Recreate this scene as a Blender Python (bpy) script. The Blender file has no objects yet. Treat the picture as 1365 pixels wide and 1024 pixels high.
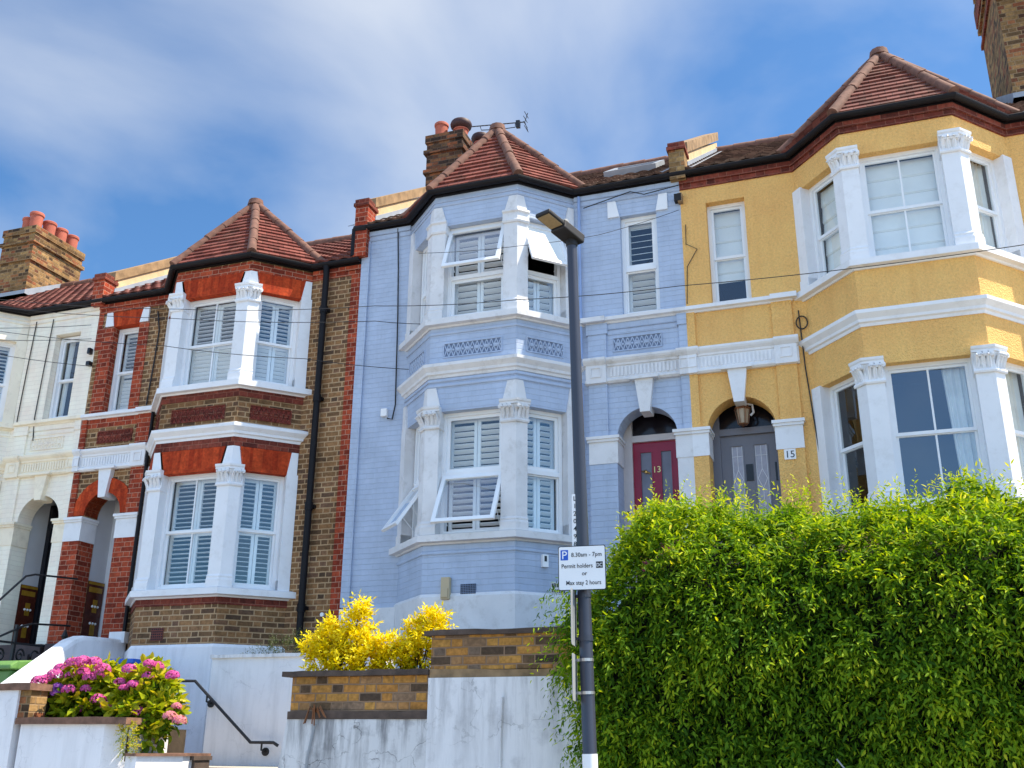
import bpy, bmesh, math, random
import numpy as np
from mathutils import Vector, Matrix
R = math.radians
random.seed(7); rng = np.random.default_rng(7)
S = bpy.context.scene; COL = S.collection

# ---------------------------------------------------------------- camera
cam = bpy.data.cameras.new('camera'); camo = bpy.data.objects.new('camera', cam); COL.objects.link(camo)
cam.sensor_width = 36; cam.lens = 1352.15 / 1365 * 36; cam.clip_end = 3000; cam.clip_start = .05
_r = Vector((0.94337113, 0.33166374, 0.00707671)); _u = Vector((0.1049069, -0.31849463, 0.94210175)); _f = Vector((-0.31471488, 0.8880092, 0.33525245))
M = Matrix((_r, _u, -_f)).transposed().to_4x4(); M.translation = Vector((2.00073, -12.71252, -1.37166)); camo.matrix_world = M
S.camera = camo
# ---------------------------------------------------------------- sun, sky, exposure
SUN = Vector((.52, .142, .84)).normalized()
sl = bpy.data.lights.new('sun', 'SUN'); so = bpy.data.objects.new('sun', sl); COL.objects.link(so)
sl.energy = 3.8; sl.angle = R(.5); sl.color = (1, .94, .84); so.rotation_euler = SUN.to_track_quat('Z', 'Y').to_euler()
so.location = (8, -4, 20)
W = bpy.data.worlds.new('World'); S.world = W; W.use_nodes = True
wt = W.node_tree; wn = wt.nodes; wn.clear(); wl = wt.links
def wnode(t, **k):
    n = wn.new(t)
    for a, b in k.items(): setattr(n, a, b)
    return n
sky = wnode('ShaderNodeTexSky', sky_type='NISHITA', sun_disc=False)
sky.sun_elevation = math.asin(SUN.z); sky.sun_rotation = math.atan2(SUN.x, SUN.y); sky.air_density = 1.1; sky.dust_density = .6; sky.ozone_density = 2.5
geo = wnode('ShaderNodeTexCoord')
mp = wnode('ShaderNodeMapping'); mp.inputs['Scale'].default_value = (1.5, 1.5, 2.6); mp.inputs['Rotation'].default_value = (.35, .3, .5); mp.inputs['Location'].default_value = (0.2, 7.3, 2.1)
wl.new(geo.outputs['Generated'], mp.inputs[0])
n1 = wnode('ShaderNodeTexNoise'); n1.inputs['Scale'].default_value = 1.5; n1.inputs['Detail'].default_value = 7; n1.inputs['Roughness'].default_value = .48; n1.inputs['Distortion'].default_value = .35
wl.new(mp.outputs[0], n1.inputs[0])
cr = wnode('ShaderNodeValToRGB'); cr.color_ramp.elements[0].position = .40; cr.color_ramp.elements[1].position = .78
cr.color_ramp.elements[0].color = (0, 0, 0, 1); cr.color_ramp.elements[1].color = (.72, .72, .72, 1)
sepd = wnode('ShaderNodeSeparateXYZ'); wl.new(geo.outputs['Generated'], sepd.inputs[0])
south = wnode('ShaderNodeMapRange'); south.inputs[1].default_value = .25; south.inputs[2].default_value = -.35; south.inputs[3].default_value = 0; south.inputs[4].default_value = -.05; wl.new(sepd.outputs[1], south.inputs[0])
zen = wnode('ShaderNodeMapRange'); zen.inputs[1].default_value = .6; zen.inputs[2].default_value = .95; zen.inputs[3].default_value = 0; zen.inputs[4].default_value = .25; wl.new(sepd.outputs[2], zen.inputs[0])
zadd = wnode('ShaderNodeMath', operation='ADD'); wl.new(south.outputs[0], zadd.inputs[0]); wl.new(zen.outputs[0], zadd.inputs[1])
cadd = wnode('ShaderNodeMath', operation='ADD'); wl.new(n1.outputs[0], cadd.inputs[0]); wl.new(zadd.outputs[0], cadd.inputs[1])   # cloud added overhead to whiten the fill; less behind the viewer, for bluer reflections
wl.new(cadd.outputs[0], cr.inputs[0])
tint = wnode('ShaderNodeMix', data_type='RGBA', blend_type='MULTIPLY'); tint.inputs[0].default_value = 1; tint.inputs[7].default_value = (.48, .83, 1.14, 1)
wl.new(sky.outputs[0], tint.inputs[6])
mixc = wnode('ShaderNodeMix', data_type='RGBA'); wl.new(cr.outputs[0], mixc.inputs[0]); wl.new(tint.outputs[2], mixc.inputs[6]); mixc.inputs[7].default_value = (5.4, 5.9, 6.6, 1)
dim = wnode('ShaderNodeMapRange'); dim.inputs[1].default_value = .35; dim.inputs[2].default_value = -.25; dim.inputs[3].default_value = .76; dim.inputs[4].default_value = 1.2; wl.new(sepd.outputs[1], dim.inputs[0])
dimc = wnode('ShaderNodeMix', data_type='RGBA', blend_type='MULTIPLY'); dimc.inputs[0].default_value = 1; wl.new(mixc.outputs[2], dimc.inputs[6]); wl.new(dim.outputs[0], dimc.inputs[7])
bg = wnode('ShaderNodeBackground'); bg.inputs[1].default_value = .11; wl.new(dimc.outputs[2], bg.inputs[0])
wo = wnode('ShaderNodeOutputWorld'); wl.new(bg.outputs[0], wo.inputs[0])
S.view_settings.view_transform = 'Standard'; S.view_settings.look = 'None'; S.view_settings.gamma = 1; S.view_settings.exposure = 1.1
S.view_settings.use_white_balance = True; S.view_settings.white_balance_temperature = 7200; S.view_settings.white_balance_tint = 10
S.render.engine = 'CYCLES'
S.cycles.max_bounces = 6; S.cycles.transparent_max_bounces = 16

# ---------------------------------------------------------------- materials
def srgb(r, g, b):
    return tuple(((c / 255 / 12.92) if c / 255 < .04045 else ((c / 255 + .055) / 1.055) ** 2.4) for c in (r, g, b)) + (1,)
class NT:
    def __init__(s, name):
        s.m = bpy.data.materials.new(name); s.m.use_nodes = True; s.t = s.m.node_tree
        s.b = s.t.nodes['Principled BSDF']; s.out = s.t.nodes['Material Output']
    def n(s, t, **k):
        x = s.t.nodes.new('ShaderNode' + t)
        for a, b in k.items(): setattr(x, a, b)
        return x
    def l(s, a, b): s.t.links.new(a, b)
    def math(s, op, a, b=None, c=None):
        x = s.n('Math', operation=op)
        for i, v in enumerate((a, b, c)):
            if v is None: continue
            if isinstance(v, (int, float)): x.inputs[i].default_value = v
            else: s.l(v, x.inputs[i])
        return x.outputs[0]
    def mix(s, f, a, b, mode='MIX'):
        x = s.n('Mix', data_type='RGBA', blend_type=mode)
        for i, v in ((0, f), (6, a), (7, b)):
            if isinstance(v, (int, float, tuple)): x.inputs[i].default_value = v
            else: s.l(v, x.inputs[i])
        return x.outputs[2]
    def noise(s, vec, scale, detail=4, rough=.55):
        x = s.n('TexNoise'); x.inputs['Scale'].default_value = scale; x.inputs['Detail'].default_value = detail; x.inputs['Roughness'].default_value = rough
        s.l(vec, x.inputs[0]); return x.outputs[0]
    def ramp(s, v, stops, interp='LINEAR'):
        x = s.n('ValToRGB'); e = x.color_ramp.elements; x.color_ramp.interpolation = interp
        while len(e) < len(stops): e.new(.5)
        for i, (p, c) in enumerate(stops): e[i].position = p; e[i].color = c if len(c) == 4 else tuple(c) + (1,)
        s.l(v, x.inputs[0]); return x.outputs[0]
    def bump(s, h, strength, dist=.01):
        x = s.n('Bump'); x.inputs['Strength'].default_value = strength; x.inputs['Distance'].default_value = dist
        s.l(h, x.inputs['Height']); s.l(x.outputs[0], s.b.inputs['Normal']); return x
    def base(s, c):
        if isinstance(c, tuple): s.b.inputs['Base Color'].default_value = c
        else: s.l(c, s.b.inputs['Base Color'])
    def uv(s): return s.n('UVMap', uv_map='UVMap').outputs[0]
    def pos(s): return s.n('NewGeometry').outputs['Position']
G1 = lambda v: (v, v, v, 1)
def plain(name, col, rough=.6, var=.12, scale=3., bump=.0, bscale=60, metal=0, spec=.4, grime=0):
    t = NT(name); p = t.pos()
    v = t.noise(p, scale, 5)
    lo = tuple(c * (1 - var) for c in col[:3]) + (1,); hi = tuple(min(.95, c * (1 + var)) for c in col[:3]) + (1,)
    c = t.ramp(v, [(.3, lo), (.7, hi)])
    if grime:
        g2 = t.noise(p, 5.5, 7, .7); c = t.mix(t.ramp(g2, [(.52, G1(0)), (.72, G1(grime))]), c, tuple(x * y for x, y in zip(col[:3], (.55, .52, .47))) + (1,))
    t.base(c); t.b.inputs['Roughness'].default_value = rough; t.b.inputs['Metallic'].default_value = metal
    t.b.inputs['Specular IOR Level'].default_value = spec
    if bump: t.bump(t.noise(p, bscale, 3), bump, .006)
    return t.m
def flemish(t, course=.077, per=.34, hd=.662, joint=.0055, wob=.006, vj=1.0):
    """returns (random id, mortar mask 0..1, height)"""
    uv = t.uv(); sx = t.n('SeparateXYZ'); 
    nz = t.n('TexNoise'); nz.inputs['Scale'].default_value = 9; t.l(uv, nz.inputs[0])
    off = t.n('VectorMath', operation='MULTIPLY_ADD'); t.l(nz.outputs['Color'], off.inputs[0]); off.inputs[1].default_value = (wob * 2,) * 3; t.l(uv, off.inputs[2])
    t.l(off.outputs[0], sx.inputs[0])
    u, v = sx.outputs[0], sx.outputs[1]
    vr = t.math('DIVIDE', v, course); row = t.math('FLOOR', vr); g = t.math('FRACT', vr)
    par = t.math('FLOORED_MODULO', row, 2.0)
    uu = t.math('ADD', t.math('DIVIDE', u, per), t.math('MULTIPLY', par, .5)); cell = t.math('FLOOR', uu); f = t.math('FRACT', uu)
    ish = t.math('GREATER_THAN', f, hd)
    d1 = t.math('MINIMUM', f, t.math('ABSOLUTE', t.math('SUBTRACT', f, hd))); d1 = t.math('MINIMUM', d1, t.math('SUBTRACT', 1.0, f))
    dx = t.math('MULTIPLY', d1, per * vj); dz = t.math('MULTIPLY', t.math('MINIMUM', g, t.math('SUBTRACT', 1.0, g)), course)
    d = t.math('MINIMUM', dx, dz)
    mr = t.n('MapRange'); mr.inputs[1].default_value = joint * .7; mr.inputs[2].default_value = joint * 1.5; mr.inputs[3].default_value = 1; mr.inputs[4].default_value = 0; t.l(d, mr.inputs[0])
    cx = t.n('CombineXYZ'); t.l(t.math('ADD', t.math('MULTIPLY', cell, 2.0), ish), cx.inputs[0]); t.l(row, cx.inputs[1])
    w = t.n('TexWhiteNoise', noise_dimensions='2D'); t.l(cx.outputs[0], w.inputs[0])
    return w.outputs[0], mr.outputs[0]
def brick(name, stops, mortar, dirt=(.35, .28, .2, 1), dirt_amt=.35, course=.077, per=.34, joint=.0055, bump=.5, rough=.9):
    t = NT(name); rid, mo = flemish(t, course, per, joint=joint)
    c = t.ramp(rid, stops); p = t.pos()
    f = t.noise(p, 28, 5); c = t.mix(.55, c, t.ramp(t.noise(p, 11, 4), [(.3, G1(.55)), (.7, G1(1.25))]), 'MULTIPLY'); c = t.mix(.7, c, t.ramp(f, [(.25, G1(.4)), (.75, G1(1.3))]), 'MULTIPLY')
    c = t.mix(mo, c, mortar)
    big = t.noise(p, 1.1, 5, .6); k = t.ramp(big, [(.42, G1(0)), (.72, G1(dirt_amt))]); c = t.mix(k, c, t.mix(1.0, c, dirt, 'MULTIPLY'))
    t.base(c); t.b.inputs['Roughness'].default_value = rough; t.b.inputs['Specular IOR Level'].default_value = .25
    h = t.math('ADD', t.math('MULTIPLY', mo, -1.0), t.math('MULTIPLY', f, .5)); t.bump(h, bump, .008)
    return t.m
def painted_brick(name, col, bump=.35, lines=.25, var=.1):
    t = NT(name); rid, mo = flemish(t, joint=.0045, wob=.012, vj=2.6); p = t.pos()
    n = t.noise(p, 2.2, 6, .6); n2 = t.noise(p, 40, 3)
    lo = tuple(c * (1 - var) for c in col[:3]) + (1,); hi = tuple(min(.95, c * (1 + var)) for c in col[:3]) + (1,)
    c = t.ramp(n, [(.3, lo), (.7, hi)])
    c = t.mix(t.math('MULTIPLY', mo, t.math('MULTIPLY', n2, lines * 2)), c, tuple(x * .55 for x in col[:3]) + (1,))
    c = t.mix(.05, c, t.ramp(rid, [(0, G1(.6)), (1, G1(1.3))]), 'MULTIPLY')
    mq = t.n('Mapping'); mq.inputs['Scale'].default_value = (5, 5, .5); t.l(p, mq.inputs[0]); stn = t.noise(mq.outputs[0], 1.3, 6, .65); c = t.mix(t.ramp(stn, [(.5, G1(0)), (.78, G1(.3))]), c, tuple(x * .62 for x in col[:3]) + (1,))
    t.base(c); t.b.inputs['Roughness'].default_value = .55; t.b.inputs['Specular IOR Level'].default_value = .35
    t.bump(t.math('ADD', t.math('MULTIPLY', mo, -1.0), t.math('MULTIPLY', n2, .6)), bump, .006)
    return t.m
def roughcast(name, col):
    t = NT(name); p = t.pos(); a = t.noise(p, 34, 4, .65); b = t.noise(p, 1.3, 5, .6); v = t.n('TexVoronoi'); v.inputs['Scale'].default_value = 55; t.l(p, v.inputs[0])
    c = t.ramp(b, [(.3, tuple(x * .88 for x in col[:3])), (.7, tuple(min(.95, x * 1.06) for x in col[:3]))])
    c = t.mix(.35, c, t.ramp(a, [(.3, G1(.55)), (.65, G1(1.15))]), 'MULTIPLY')
    mq = t.n('Mapping'); mq.inputs['Scale'].default_value = (5, 5, .5); t.l(p, mq.inputs[0]); stn = t.noise(mq.outputs[0], 1.3, 6, .65); c = t.mix(t.ramp(stn, [(.5, G1(0)), (.78, G1(.35))]), c, tuple(x * y for x, y in zip(col[:3], (.72, .64, .55))) + (1,))
    t.base(c)
    t.b.inputs['Roughness'].default_value = .85; t.b.inputs['Specular IOR Level'].default_value = .2
    t.bump(t.math('ADD', a, t.math('MULTIPLY', v.outputs[0], .8)), .75, .018); return t.m
def weathered(name, col=(.74, .76, .80), grey=(.28, .28, .29), streak=.5, crack=.5, ztop=None):
    t = NT(name); p = t.pos()
    mpn = t.n('Mapping'); mpn.inputs['Scale'].default_value = (6, 6, .7); t.l(p, mpn.inputs[0]); st = t.noise(mpn.outputs[0], 1.4, 6, .65)
    sk = t.ramp(st, [(.46, G1(0)), (.7, G1(streak))])
    if ztop is not None:                                            # run-off stains, strongest just under the coping
        zs = t.n('SeparateXYZ'); t.l(p, zs.inputs[0]); mr = t.n('MapRange'); mr.inputs[1].default_value = ztop - .75; mr.inputs[2].default_value = ztop; mr.inputs[3].default_value = .35; mr.inputs[4].default_value = 1.25; t.l(zs.outputs[2], mr.inputs[0]); sk = t.math('MINIMUM', t.math('MULTIPLY', sk, mr.outputs[0]), 1.0)
    pn = t.noise(p, 3.2, 8, .68); c = t.mix(sk, tuple(col) + (1,), tuple(grey) + (1,))
    c = t.mix(t.ramp(pn, [(.52, G1(0)), (.78, G1(streak * .9))]), c, tuple(g * .9 for g in grey) + (1,))
    w = t.n('TexNoise'); w.inputs['Scale'].default_value = 4; w.inputs['Detail'].default_value = 6; t.l(p, w.inputs[0])
    add = t.n('VectorMath', operation='MULTIPLY_ADD'); t.l(w.outputs['Color'], add.inputs[0]); add.inputs[1].default_value = (.5, .5, .5); t.l(p, add.inputs[2])
    vo = t.n('TexVoronoi', feature='DISTANCE_TO_EDGE'); vo.inputs['Scale'].default_value = 1.6; t.l(add.outputs[0], vo.inputs[0])
    ck = t.math('MULTIPLY', t.math('LESS_THAN', vo.outputs[0], .007), t.ramp(pn, [(.42, G1(0)), (.6, G1(crack))]))
    c = t.mix(ck, c, (.09, .09, .09, 1)); t.base(c); t.b.inputs['Roughness'].default_value = .8; t.b.inputs['Specular IOR Level'].default_value = .25
    t.bump(t.math('SUBTRACT', pn, ck), .4, .02); return t.m
def tile_mat(name, stops, w=.165, row=.1, moss=0.0):
    t = NT(name); uv = t.uv(); sx = t.n('SeparateXYZ'); t.l(uv, sx.inputs[0])
    r = t.math('FLOOR', t.math('ADD', t.math('DIVIDE', sx.outputs[1], row), .001)); par = t.math('MULTIPLY', t.math('FLOORED_MODULO', r, 2.0), .5)
    uu = t.math('ADD', t.math('DIVIDE', sx.outputs[0], w), par); cell = t.math('FLOOR', uu); f = t.math('FRACT', uu)
    e = t.math('MINIMUM', f, t.math('SUBTRACT', 1.0, f)); gap = t.math('LESS_THAN', e, .03)
    cx = t.n('CombineXYZ'); t.l(cell, cx.inputs[0]); t.l(r, cx.inputs[1]); wn_ = t.n('TexWhiteNoise', noise_dimensions='2D'); t.l(cx.outputs[0], wn_.inputs[0])
    c = t.ramp(wn_.outputs[0], stops); p = t.pos(); n = t.noise(p, 25, 5); c = t.mix(.4, c, t.ramp(n, [(.3, G1(.6)), (.7, G1(1.2))]), 'MULTIPLY')
    c = t.mix(t.math('MULTIPLY', gap, .7), c, (.03, .015, .012, 1)); big = t.noise(p, 2, 5); c = t.mix(t.ramp(big, [(.5, G1(0)), (.8, G1(.4))]), c, (.12, .09, .06, 1))
    sp = t.noise(p, 60, 2); c = t.mix(t.ramp(sp, [(.68, G1(0)), (.74, G1(.5))]), c, (.55, .45, .38, 1))
    t.base(c); t.b.inputs['Roughness'].default_value = .85; t.b.inputs['Specular IOR Level'].default_value = .25; t.bump(n, .3, .006); return t.m
def glass_mat(name='window_glass', fac=1.9, gcol=(.9, .95, 1, 1)):
    t = NT(name); ge = t.n('NewGeometry'); dt = t.n('VectorMath', operation='DOT_PRODUCT'); t.l(ge.outputs['Normal'], dt.inputs[0]); t.l(ge.outputs['Incoming'], dt.inputs[1])
    sch = t.math('POWER', t.math('SUBTRACT', 1.0, t.math('ABSOLUTE', dt.outputs['Value'])), 5.0)
    k = t.math('MINIMUM', t.math('MULTIPLY', t.math('ADD', t.math('MULTIPLY', sch, .96), .055), fac), .95)
    tr = t.n('BsdfTransparent'); tr.inputs[0].default_value = (.93, .96, .96, 1); gl = t.n('BsdfGlossy'); gl.inputs['Roughness'].default_value = .008; gl.inputs[0].default_value = gcol
    n = t.noise(t.pos(), 1.7, 2); b = t.n('Bump'); b.inputs['Strength'].default_value = .05; b.inputs['Distance'].default_value = .02; t.l(n, b.inputs['Height']); t.l(b.outputs[0], gl.inputs['Normal'])
    mx = t.n('MixShader'); t.l(k, mx.inputs[0]); t.l(tr.outputs[0], mx.inputs[1]); t.l(gl.outputs[0], mx.inputs[2]); t.l(mx.outputs[0], t.out.inputs[0]); return t.m
def leaf_mat(name, stops, transl=.35, rough=.45, tcol=None):
    t = NT(name); a = t.n('Attribute', attribute_name='tint'); c = t.ramp(a.outputs['Fac'], stops)
    t.base(c); t.b.inputs['Roughness'].default_value = rough; t.b.inputs['Specular IOR Level'].default_value = .15
    tl = t.n('BsdfTranslucent'); t.l(t.mix(1.0, c, tcol or (1.25, 1.2, .45, 1), 'MULTIPLY'), tl.inputs[0]); mx = t.n('MixShader'); mx.inputs[0].default_value = transl
    t.l(t.b.outputs[0], mx.inputs[1]); t.l(tl.outputs[0], mx.inputs[2]); t.l(mx.outputs[0], t.out.inputs[0]); return t.m
MT = dict(
    stock=brick('brown_stock_brick', [(0, srgb(108, 82, 60)), (.3, srgb(142, 106, 72)), (.6, srgb(166, 122, 82)), (.85, srgb(132, 98, 76)), (1, srgb(92, 72, 56))], srgb(188, 156, 120), dirt_amt=.7, joint=.0075),
    red=brick('red_brick', [(0, srgb(126, 50, 34)), (.5, srgb(168, 68, 44)), (1, srgb(190, 86, 56))], srgb(186, 138, 116), dirt=(.5, .4, .38, 1), dirt_amt=.5, joint=.004),
    darkred=brick('dark_red_brick', [(0, srgb(96, 46, 38)), (.5, srgb(128, 60, 48)), (1, srgb(150, 74, 58))], srgb(150, 100, 84), dirt_amt=.5, joint=.003),
    gauged=brick('gauged_orange_brick', [(0, srgb(168, 54, 24)), (1, srgb(204, 78, 38))], srgb(170, 66, 34), dirt=(.6, .5, .45, 1), dirt_amt=.3, course=.4, per=.14, joint=.002, bump=.15),
    chim=brick('chimney_brick', [(0, srgb(78, 60, 44)), (.3, srgb(140, 108, 70)), (.6, srgb(176, 140, 92)), (.82, srgb(156, 92, 60)), (1, srgb(66, 52, 42))], srgb(150, 124, 94), dirt_amt=.75, joint=.006, bump=.8),
    garden=brick('yellow_black_garden_brick', [(0, srgb(80, 66, 56)), (.2, srgb(112, 88, 66)), (.32, srgb(205, 150, 78)), (.75, srgb(196, 136, 70)), (.88, srgb(170, 130, 92)), (1, srgb(120, 104, 92))], srgb(150, 122, 98), dirt_amt=.35, course=.077, joint=.006, bump=.8),
    chimdark=brick('sooty_chimney_brick', [(0, srgb(48, 38, 34)), (.35, srgb(88, 64, 50)), (.55, srgb(124, 92, 64)), (.75, srgb(160, 96, 64)), (1, srgb(50, 40, 36))], srgb(104, 84, 70), dirt_amt=.8, joint=.006, bump=.9),
    blue=painted_brick('pale_blue_paint', srgb(173, 188, 210), lines=.2, bump=.6), cream=painted_brick('cream_paint', srgb(252, 236, 218)),
    yellow=roughcast('yellow_roughcast', srgb(254, 195, 120)),
    white=plain('white_paint', (.80, .81, .83, 1), .5, .04, 2.5, .12, 50, grime=.25), offwhite=plain('grey_white_masonry_paint', (.71, .71, .72, 1), .6, .07, 3.5, .25, 45, grime=.5),
    creamtrim=plain('cream_trim', srgb(246, 232, 208), .6, .06, 3, .15, 50, grime=.4),
    frame=plain('white_window_frame', (.82, .84, .86, 1), .35, .03, 4), shutter=plain('white_shutter', (.86, .88, .88, 1), .4, .03, 4),
    blind=plain('pale_fabric_blind', (.86, .88, .86, 1), .9, .05, 3, .1, 90), curtain=plain('white_curtain', (.8, .82, .8, 1), .9, .08, 5),
    room=plain('dim_room', (.03, .03, .036, 1), .9, .2, 2), glass=glass_mat(), bluereflect=glass_mat('blue_reflection_glass', 3.0, (.72, .87, 1, 1)), tiltglass=glass_mat('tilted_glass', 4.5), milk=plain('pale_obscured_glass', (.78, .81, .80, 1), .12, .06, 2),  # lower yellow bay pane: the reflected sky's blue is tinted into its gloss colour
    gutter=plain('black_plastic', (.009, .008, .010, 1), .55, .2, 5, spec=.2), bluepipe=plain('blue_pipe_paint', srgb(140, 164, 205), .5, .08, 4),
    tile=tile_mat('red_clay_tile', [(0, srgb(92, 46, 40)), (.5, srgb(118, 60, 52)), (1, srgb(136, 76, 66))]), tiledk=tile_mat('brown_clay_tile', [(0, srgb(84, 46, 42)), (.5, srgb(110, 62, 55)), (1, srgb(128, 76, 68))]),
    pan=tile_mat('brown_pantile', [(0, srgb(72, 54, 46)), (.5, srgb(104, 78, 66)), (1, srgb(132, 104, 88))], w=.21, row=.28), panred=tile_mat('red_pantile', [(0, srgb(86, 48, 42)), (.5, srgb(116, 66, 58)), (1, srgb(136, 84, 74))], w=.21, row=.28),
    hip=plain('hip_tile', srgb(112, 78, 66), .85, .35, 9, .4, 50), stone=plain('old_coping_stone', srgb(150, 122, 90), .9, .4, 6, .5, 40), darkstone=plain('dark_coping_stone', srgb(84, 70, 62), .85, .35, 8, .6, 40),
    tanrender=plain('tan_parapet_render', srgb(206, 180, 140), .9, .12, 4, .3, 30, grime=.4),
    browncoping=plain('brown_coping_brick', srgb(122, 90, 74), .85, .4, 9, .6, 40, grime=.5),
    lead=plain('lead_flashing', srgb(150, 158, 168), .5, .12, 5), pot=plain('terracotta_pot', srgb(178, 96, 76), .8, .18, 6, .2, 40), potcap=plain('dark_pot_cap', srgb(66, 40, 40), .6, .2, 5),
    wall1=weathered('weathered_white_render', (.78, .78, .79), (.26, .26, .27), .6, .35, ztop=-.81), wall2=weathered('white_garden_paint', (.82, .82, .84), (.4, .4, .41), .25, .15), buttress=weathered('grey_render', (.66, .66, .66), (.17, .17, .175), .95, .7, ztop=-1.14),
    crimson=plain('crimson_door_paint', srgb(150, 14, 50), .25, .08, 4), greydoor=plain('grey_door_paint', srgb(120, 120, 130), .4, .06, 4), doorframe=plain('pale_grey_frame_paint', srgb(208, 200, 200), .5, .06, 4),
    blackglass=plain('dark_fanlight_glass', (.012, .010, .014, 1), .12, .2, 3), frosted=plain('leaded_frosted_glass', srgb(172, 172, 186), .25, .12, 14), greyglass=plain('grey_curtained_glass', srgb(120, 120, 132), .15, .15, 4),
    brass=plain('brass', srgb(214, 184, 120), .3, .1, 5, metal=1), blackpaint=plain('black_gloss_paint', (.012, .012, .016, 1), .3, .2, 4), iron=plain('black_iron', (.02, .02, .022, 1), .5, .2, 5),
    post=plain('dark_grey_post_paint', srgb(58, 62, 74), .35, .1, 2.5), lamphead=plain('lamp_housing', srgb(34, 32, 34), .6, .15, 5), lens=plain('led_lens', srgb(158, 138, 106), .25, .12, 30),
    steel=plain('steel_band', srgb(188, 184, 182), .35, .1, 6, metal=.8), signwhite=plain('sign_white', (.86, .87, .88, 1), .3, .02, 4), signblue=plain('sign_blue', srgb(20, 84, 190), .3, .03, 4), signblack=plain('sign_black', (.015, .015, .02, 1), .4, .05, 4), signback=plain('sign_back_grey', srgb(150, 154, 158), .5, .06, 6),
    airbrick=plain('terracotta_air_brick', srgb(120, 62, 52), .8, .2, 20), hole=plain('vent_hole', (.02, .02, .022, 1), .9), beige=plain('beige_box', srgb(190, 172, 140), .5, .05, 5), darkrelief=plain('darkened_blue_relief', srgb(110, 126, 152), .8, .15, 20),  # blue frieze backing darkened: recess shade and dirt put into its colour
    terracotta=plain('terracotta_relief', srgb(116, 44, 34), .8, .2, 15), soil=plain('soil', (.05, .035, .022, 1), .95, .4, 8, .6, 30), paving=plain('concrete_paving', (.44, .40, .35, 1), .9, .15, 2, .3, 40), asphalt=plain('asphalt', (.07, .07, .072, 1), .9, .15, 3, .4, 80),
    darkstep=plain('dark_step_stone', srgb(76, 62, 62), .7, .2, 5), maroon=plain('maroon_tile', srgb(84, 38, 28), .2, .25, 12), ochre=plain('ochre_tile', srgb(160, 120, 40), .2, .2, 12), porchwhite=plain('porch_plaster', (.62, .63, .66, 1), .7, .05, 3),
    greenbin=plain('green_bin_plastic', srgb(98, 140, 72), .4, .08, 4), bluebin=plain('blue_box_plastic', srgb(24, 92, 190), .4, .05, 4), copper=plain('aged_copper', srgb(130, 88, 62), .4, .2, 10, metal=.6), lampglass=plain('lantern_glass', srgb(170, 150, 128), .15, .1, 10),
    wood=plain('branch_bark', (.05, .035, .02, 1), .9, .3, 8), core=plain('shaded_hedge_filler', (.012, .016, .006, 1), .95, .4, 9), cable=plain('cable_black', (.02, .02, .022, 1), .6),
)
# ---------------------------------------------------------------- mesh builder
ID = lambda p: p
class MB:
    def __init__(s, T=ID): s.v = []; s.f = []; s.T = T; s.seg = []
    def add(s, vs, fs):
        k = len(s.v); s.seg.append((k, len(s.f))); s.v += [s.T(tuple(p)) for p in vs]; s.f += [tuple(i + k for i in f) for f in fs]; return s
    def abox(s, o, ax, ay, az, r):
        o, ax, ay, az = Vector(o), Vector(ax), Vector(ay), Vector(az); x0, x1, y0, y1, z0, z1 = r
        P = [o + ax * x + ay * y + az * z for z in (z0, z1) for x, y in ((x0, y0), (x1, y0), (x1, y1), (x0, y1))]
        return s.add(P, [(3, 2, 1, 0), (4, 5, 6, 7), (0, 1, 5, 4), (1, 2, 6, 5), (2, 3, 7, 6), (3, 0, 4, 7)])
    def box(s, x0, x1, y0, y1, z0, z1): return s.abox((0, 0, 0), (1, 0, 0), (0, 1, 0), (0, 0, 1), (x0, x1, y0, y1, z0, z1))
    def fbox(s, F, s0, s1, n0, n1, z0, z1): return s.abox((F.o[0], F.o[1], 0), (*F.t, 0), (*F.n, 0), (0, 0, 1), (s0, s1, n0, n1, z0, z1))
    def prism(s, pts, o, ax, ay, az, d0, d1):
        o, ax, ay, az = Vector(o), Vector(ax), Vector(ay), Vector(az); n = len(pts)
        P = [o + ax * a + ay * b + az * d for d in (d0, d1) for a, b in pts]
        return s.add(P, [tuple(range(n)), tuple(range(2 * n - 1, n - 1, -1))] + [(i, (i + 1) % n, n + (i + 1) % n, n + i) for i in range(n)])
    def tube(s, pts, r, seg=8, cap=True):
        pts = [Vector(p) for p in pts]; rs = r if isinstance(r, (list, tuple)) else [r] * len(pts); V = []; Fs = []
        for i, p in enumerate(pts):
            d = (pts[min(i + 1, len(pts) - 1)] - pts[max(i - 1, 0)]).normalized(); a = d.orthogonal() if i == 0 else (A - d * A.dot(d)); A = a.normalized(); B = d.cross(A)
            V += [p + (A * math.cos(2 * math.pi * k / seg) + B * math.sin(2 * math.pi * k / seg)) * rs[i] for k in range(seg)]
        for i in range(len(pts) - 1):
            for k in range(seg): Fs.append((i * seg + k, i * seg + (k + 1) % seg, (i + 1) * seg + (k + 1) % seg, (i + 1) * seg + k))
        if cap: Fs += [tuple(range(seg - 1, -1, -1)), tuple(range((len(pts) - 1) * seg, len(pts) * seg))]
        return s.add(V, Fs)
    def lathe(s, c, prof, seg=20): return s.tube([(c[0], c[1], c[2] + z) for r, z in prof], [max(r, .0005) for r, z in prof], seg)
    def sweep(s, pl, prof, ends='free', closed=True):
        rings = [offs(pl, e, ends) for e, z in prof]; m = len(pl); V = []; Fs = []
        for (e, z), ring in zip(prof, rings): V += [(p[0], p[1], z) for p in ring]
        k = len(prof)
        for i in range(k if closed else k - 1):
            j = (i + 1) % k
            for a in range(m - 1): Fs.append((i * m + a, i * m + a + 1, j * m + a + 1, j * m + a))
        if closed: Fs += [tuple(i * m for i in range(k)), tuple(i * m + m - 1 for i in range(k - 1, -1, -1))]
        return s.add(V, Fs)
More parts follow.
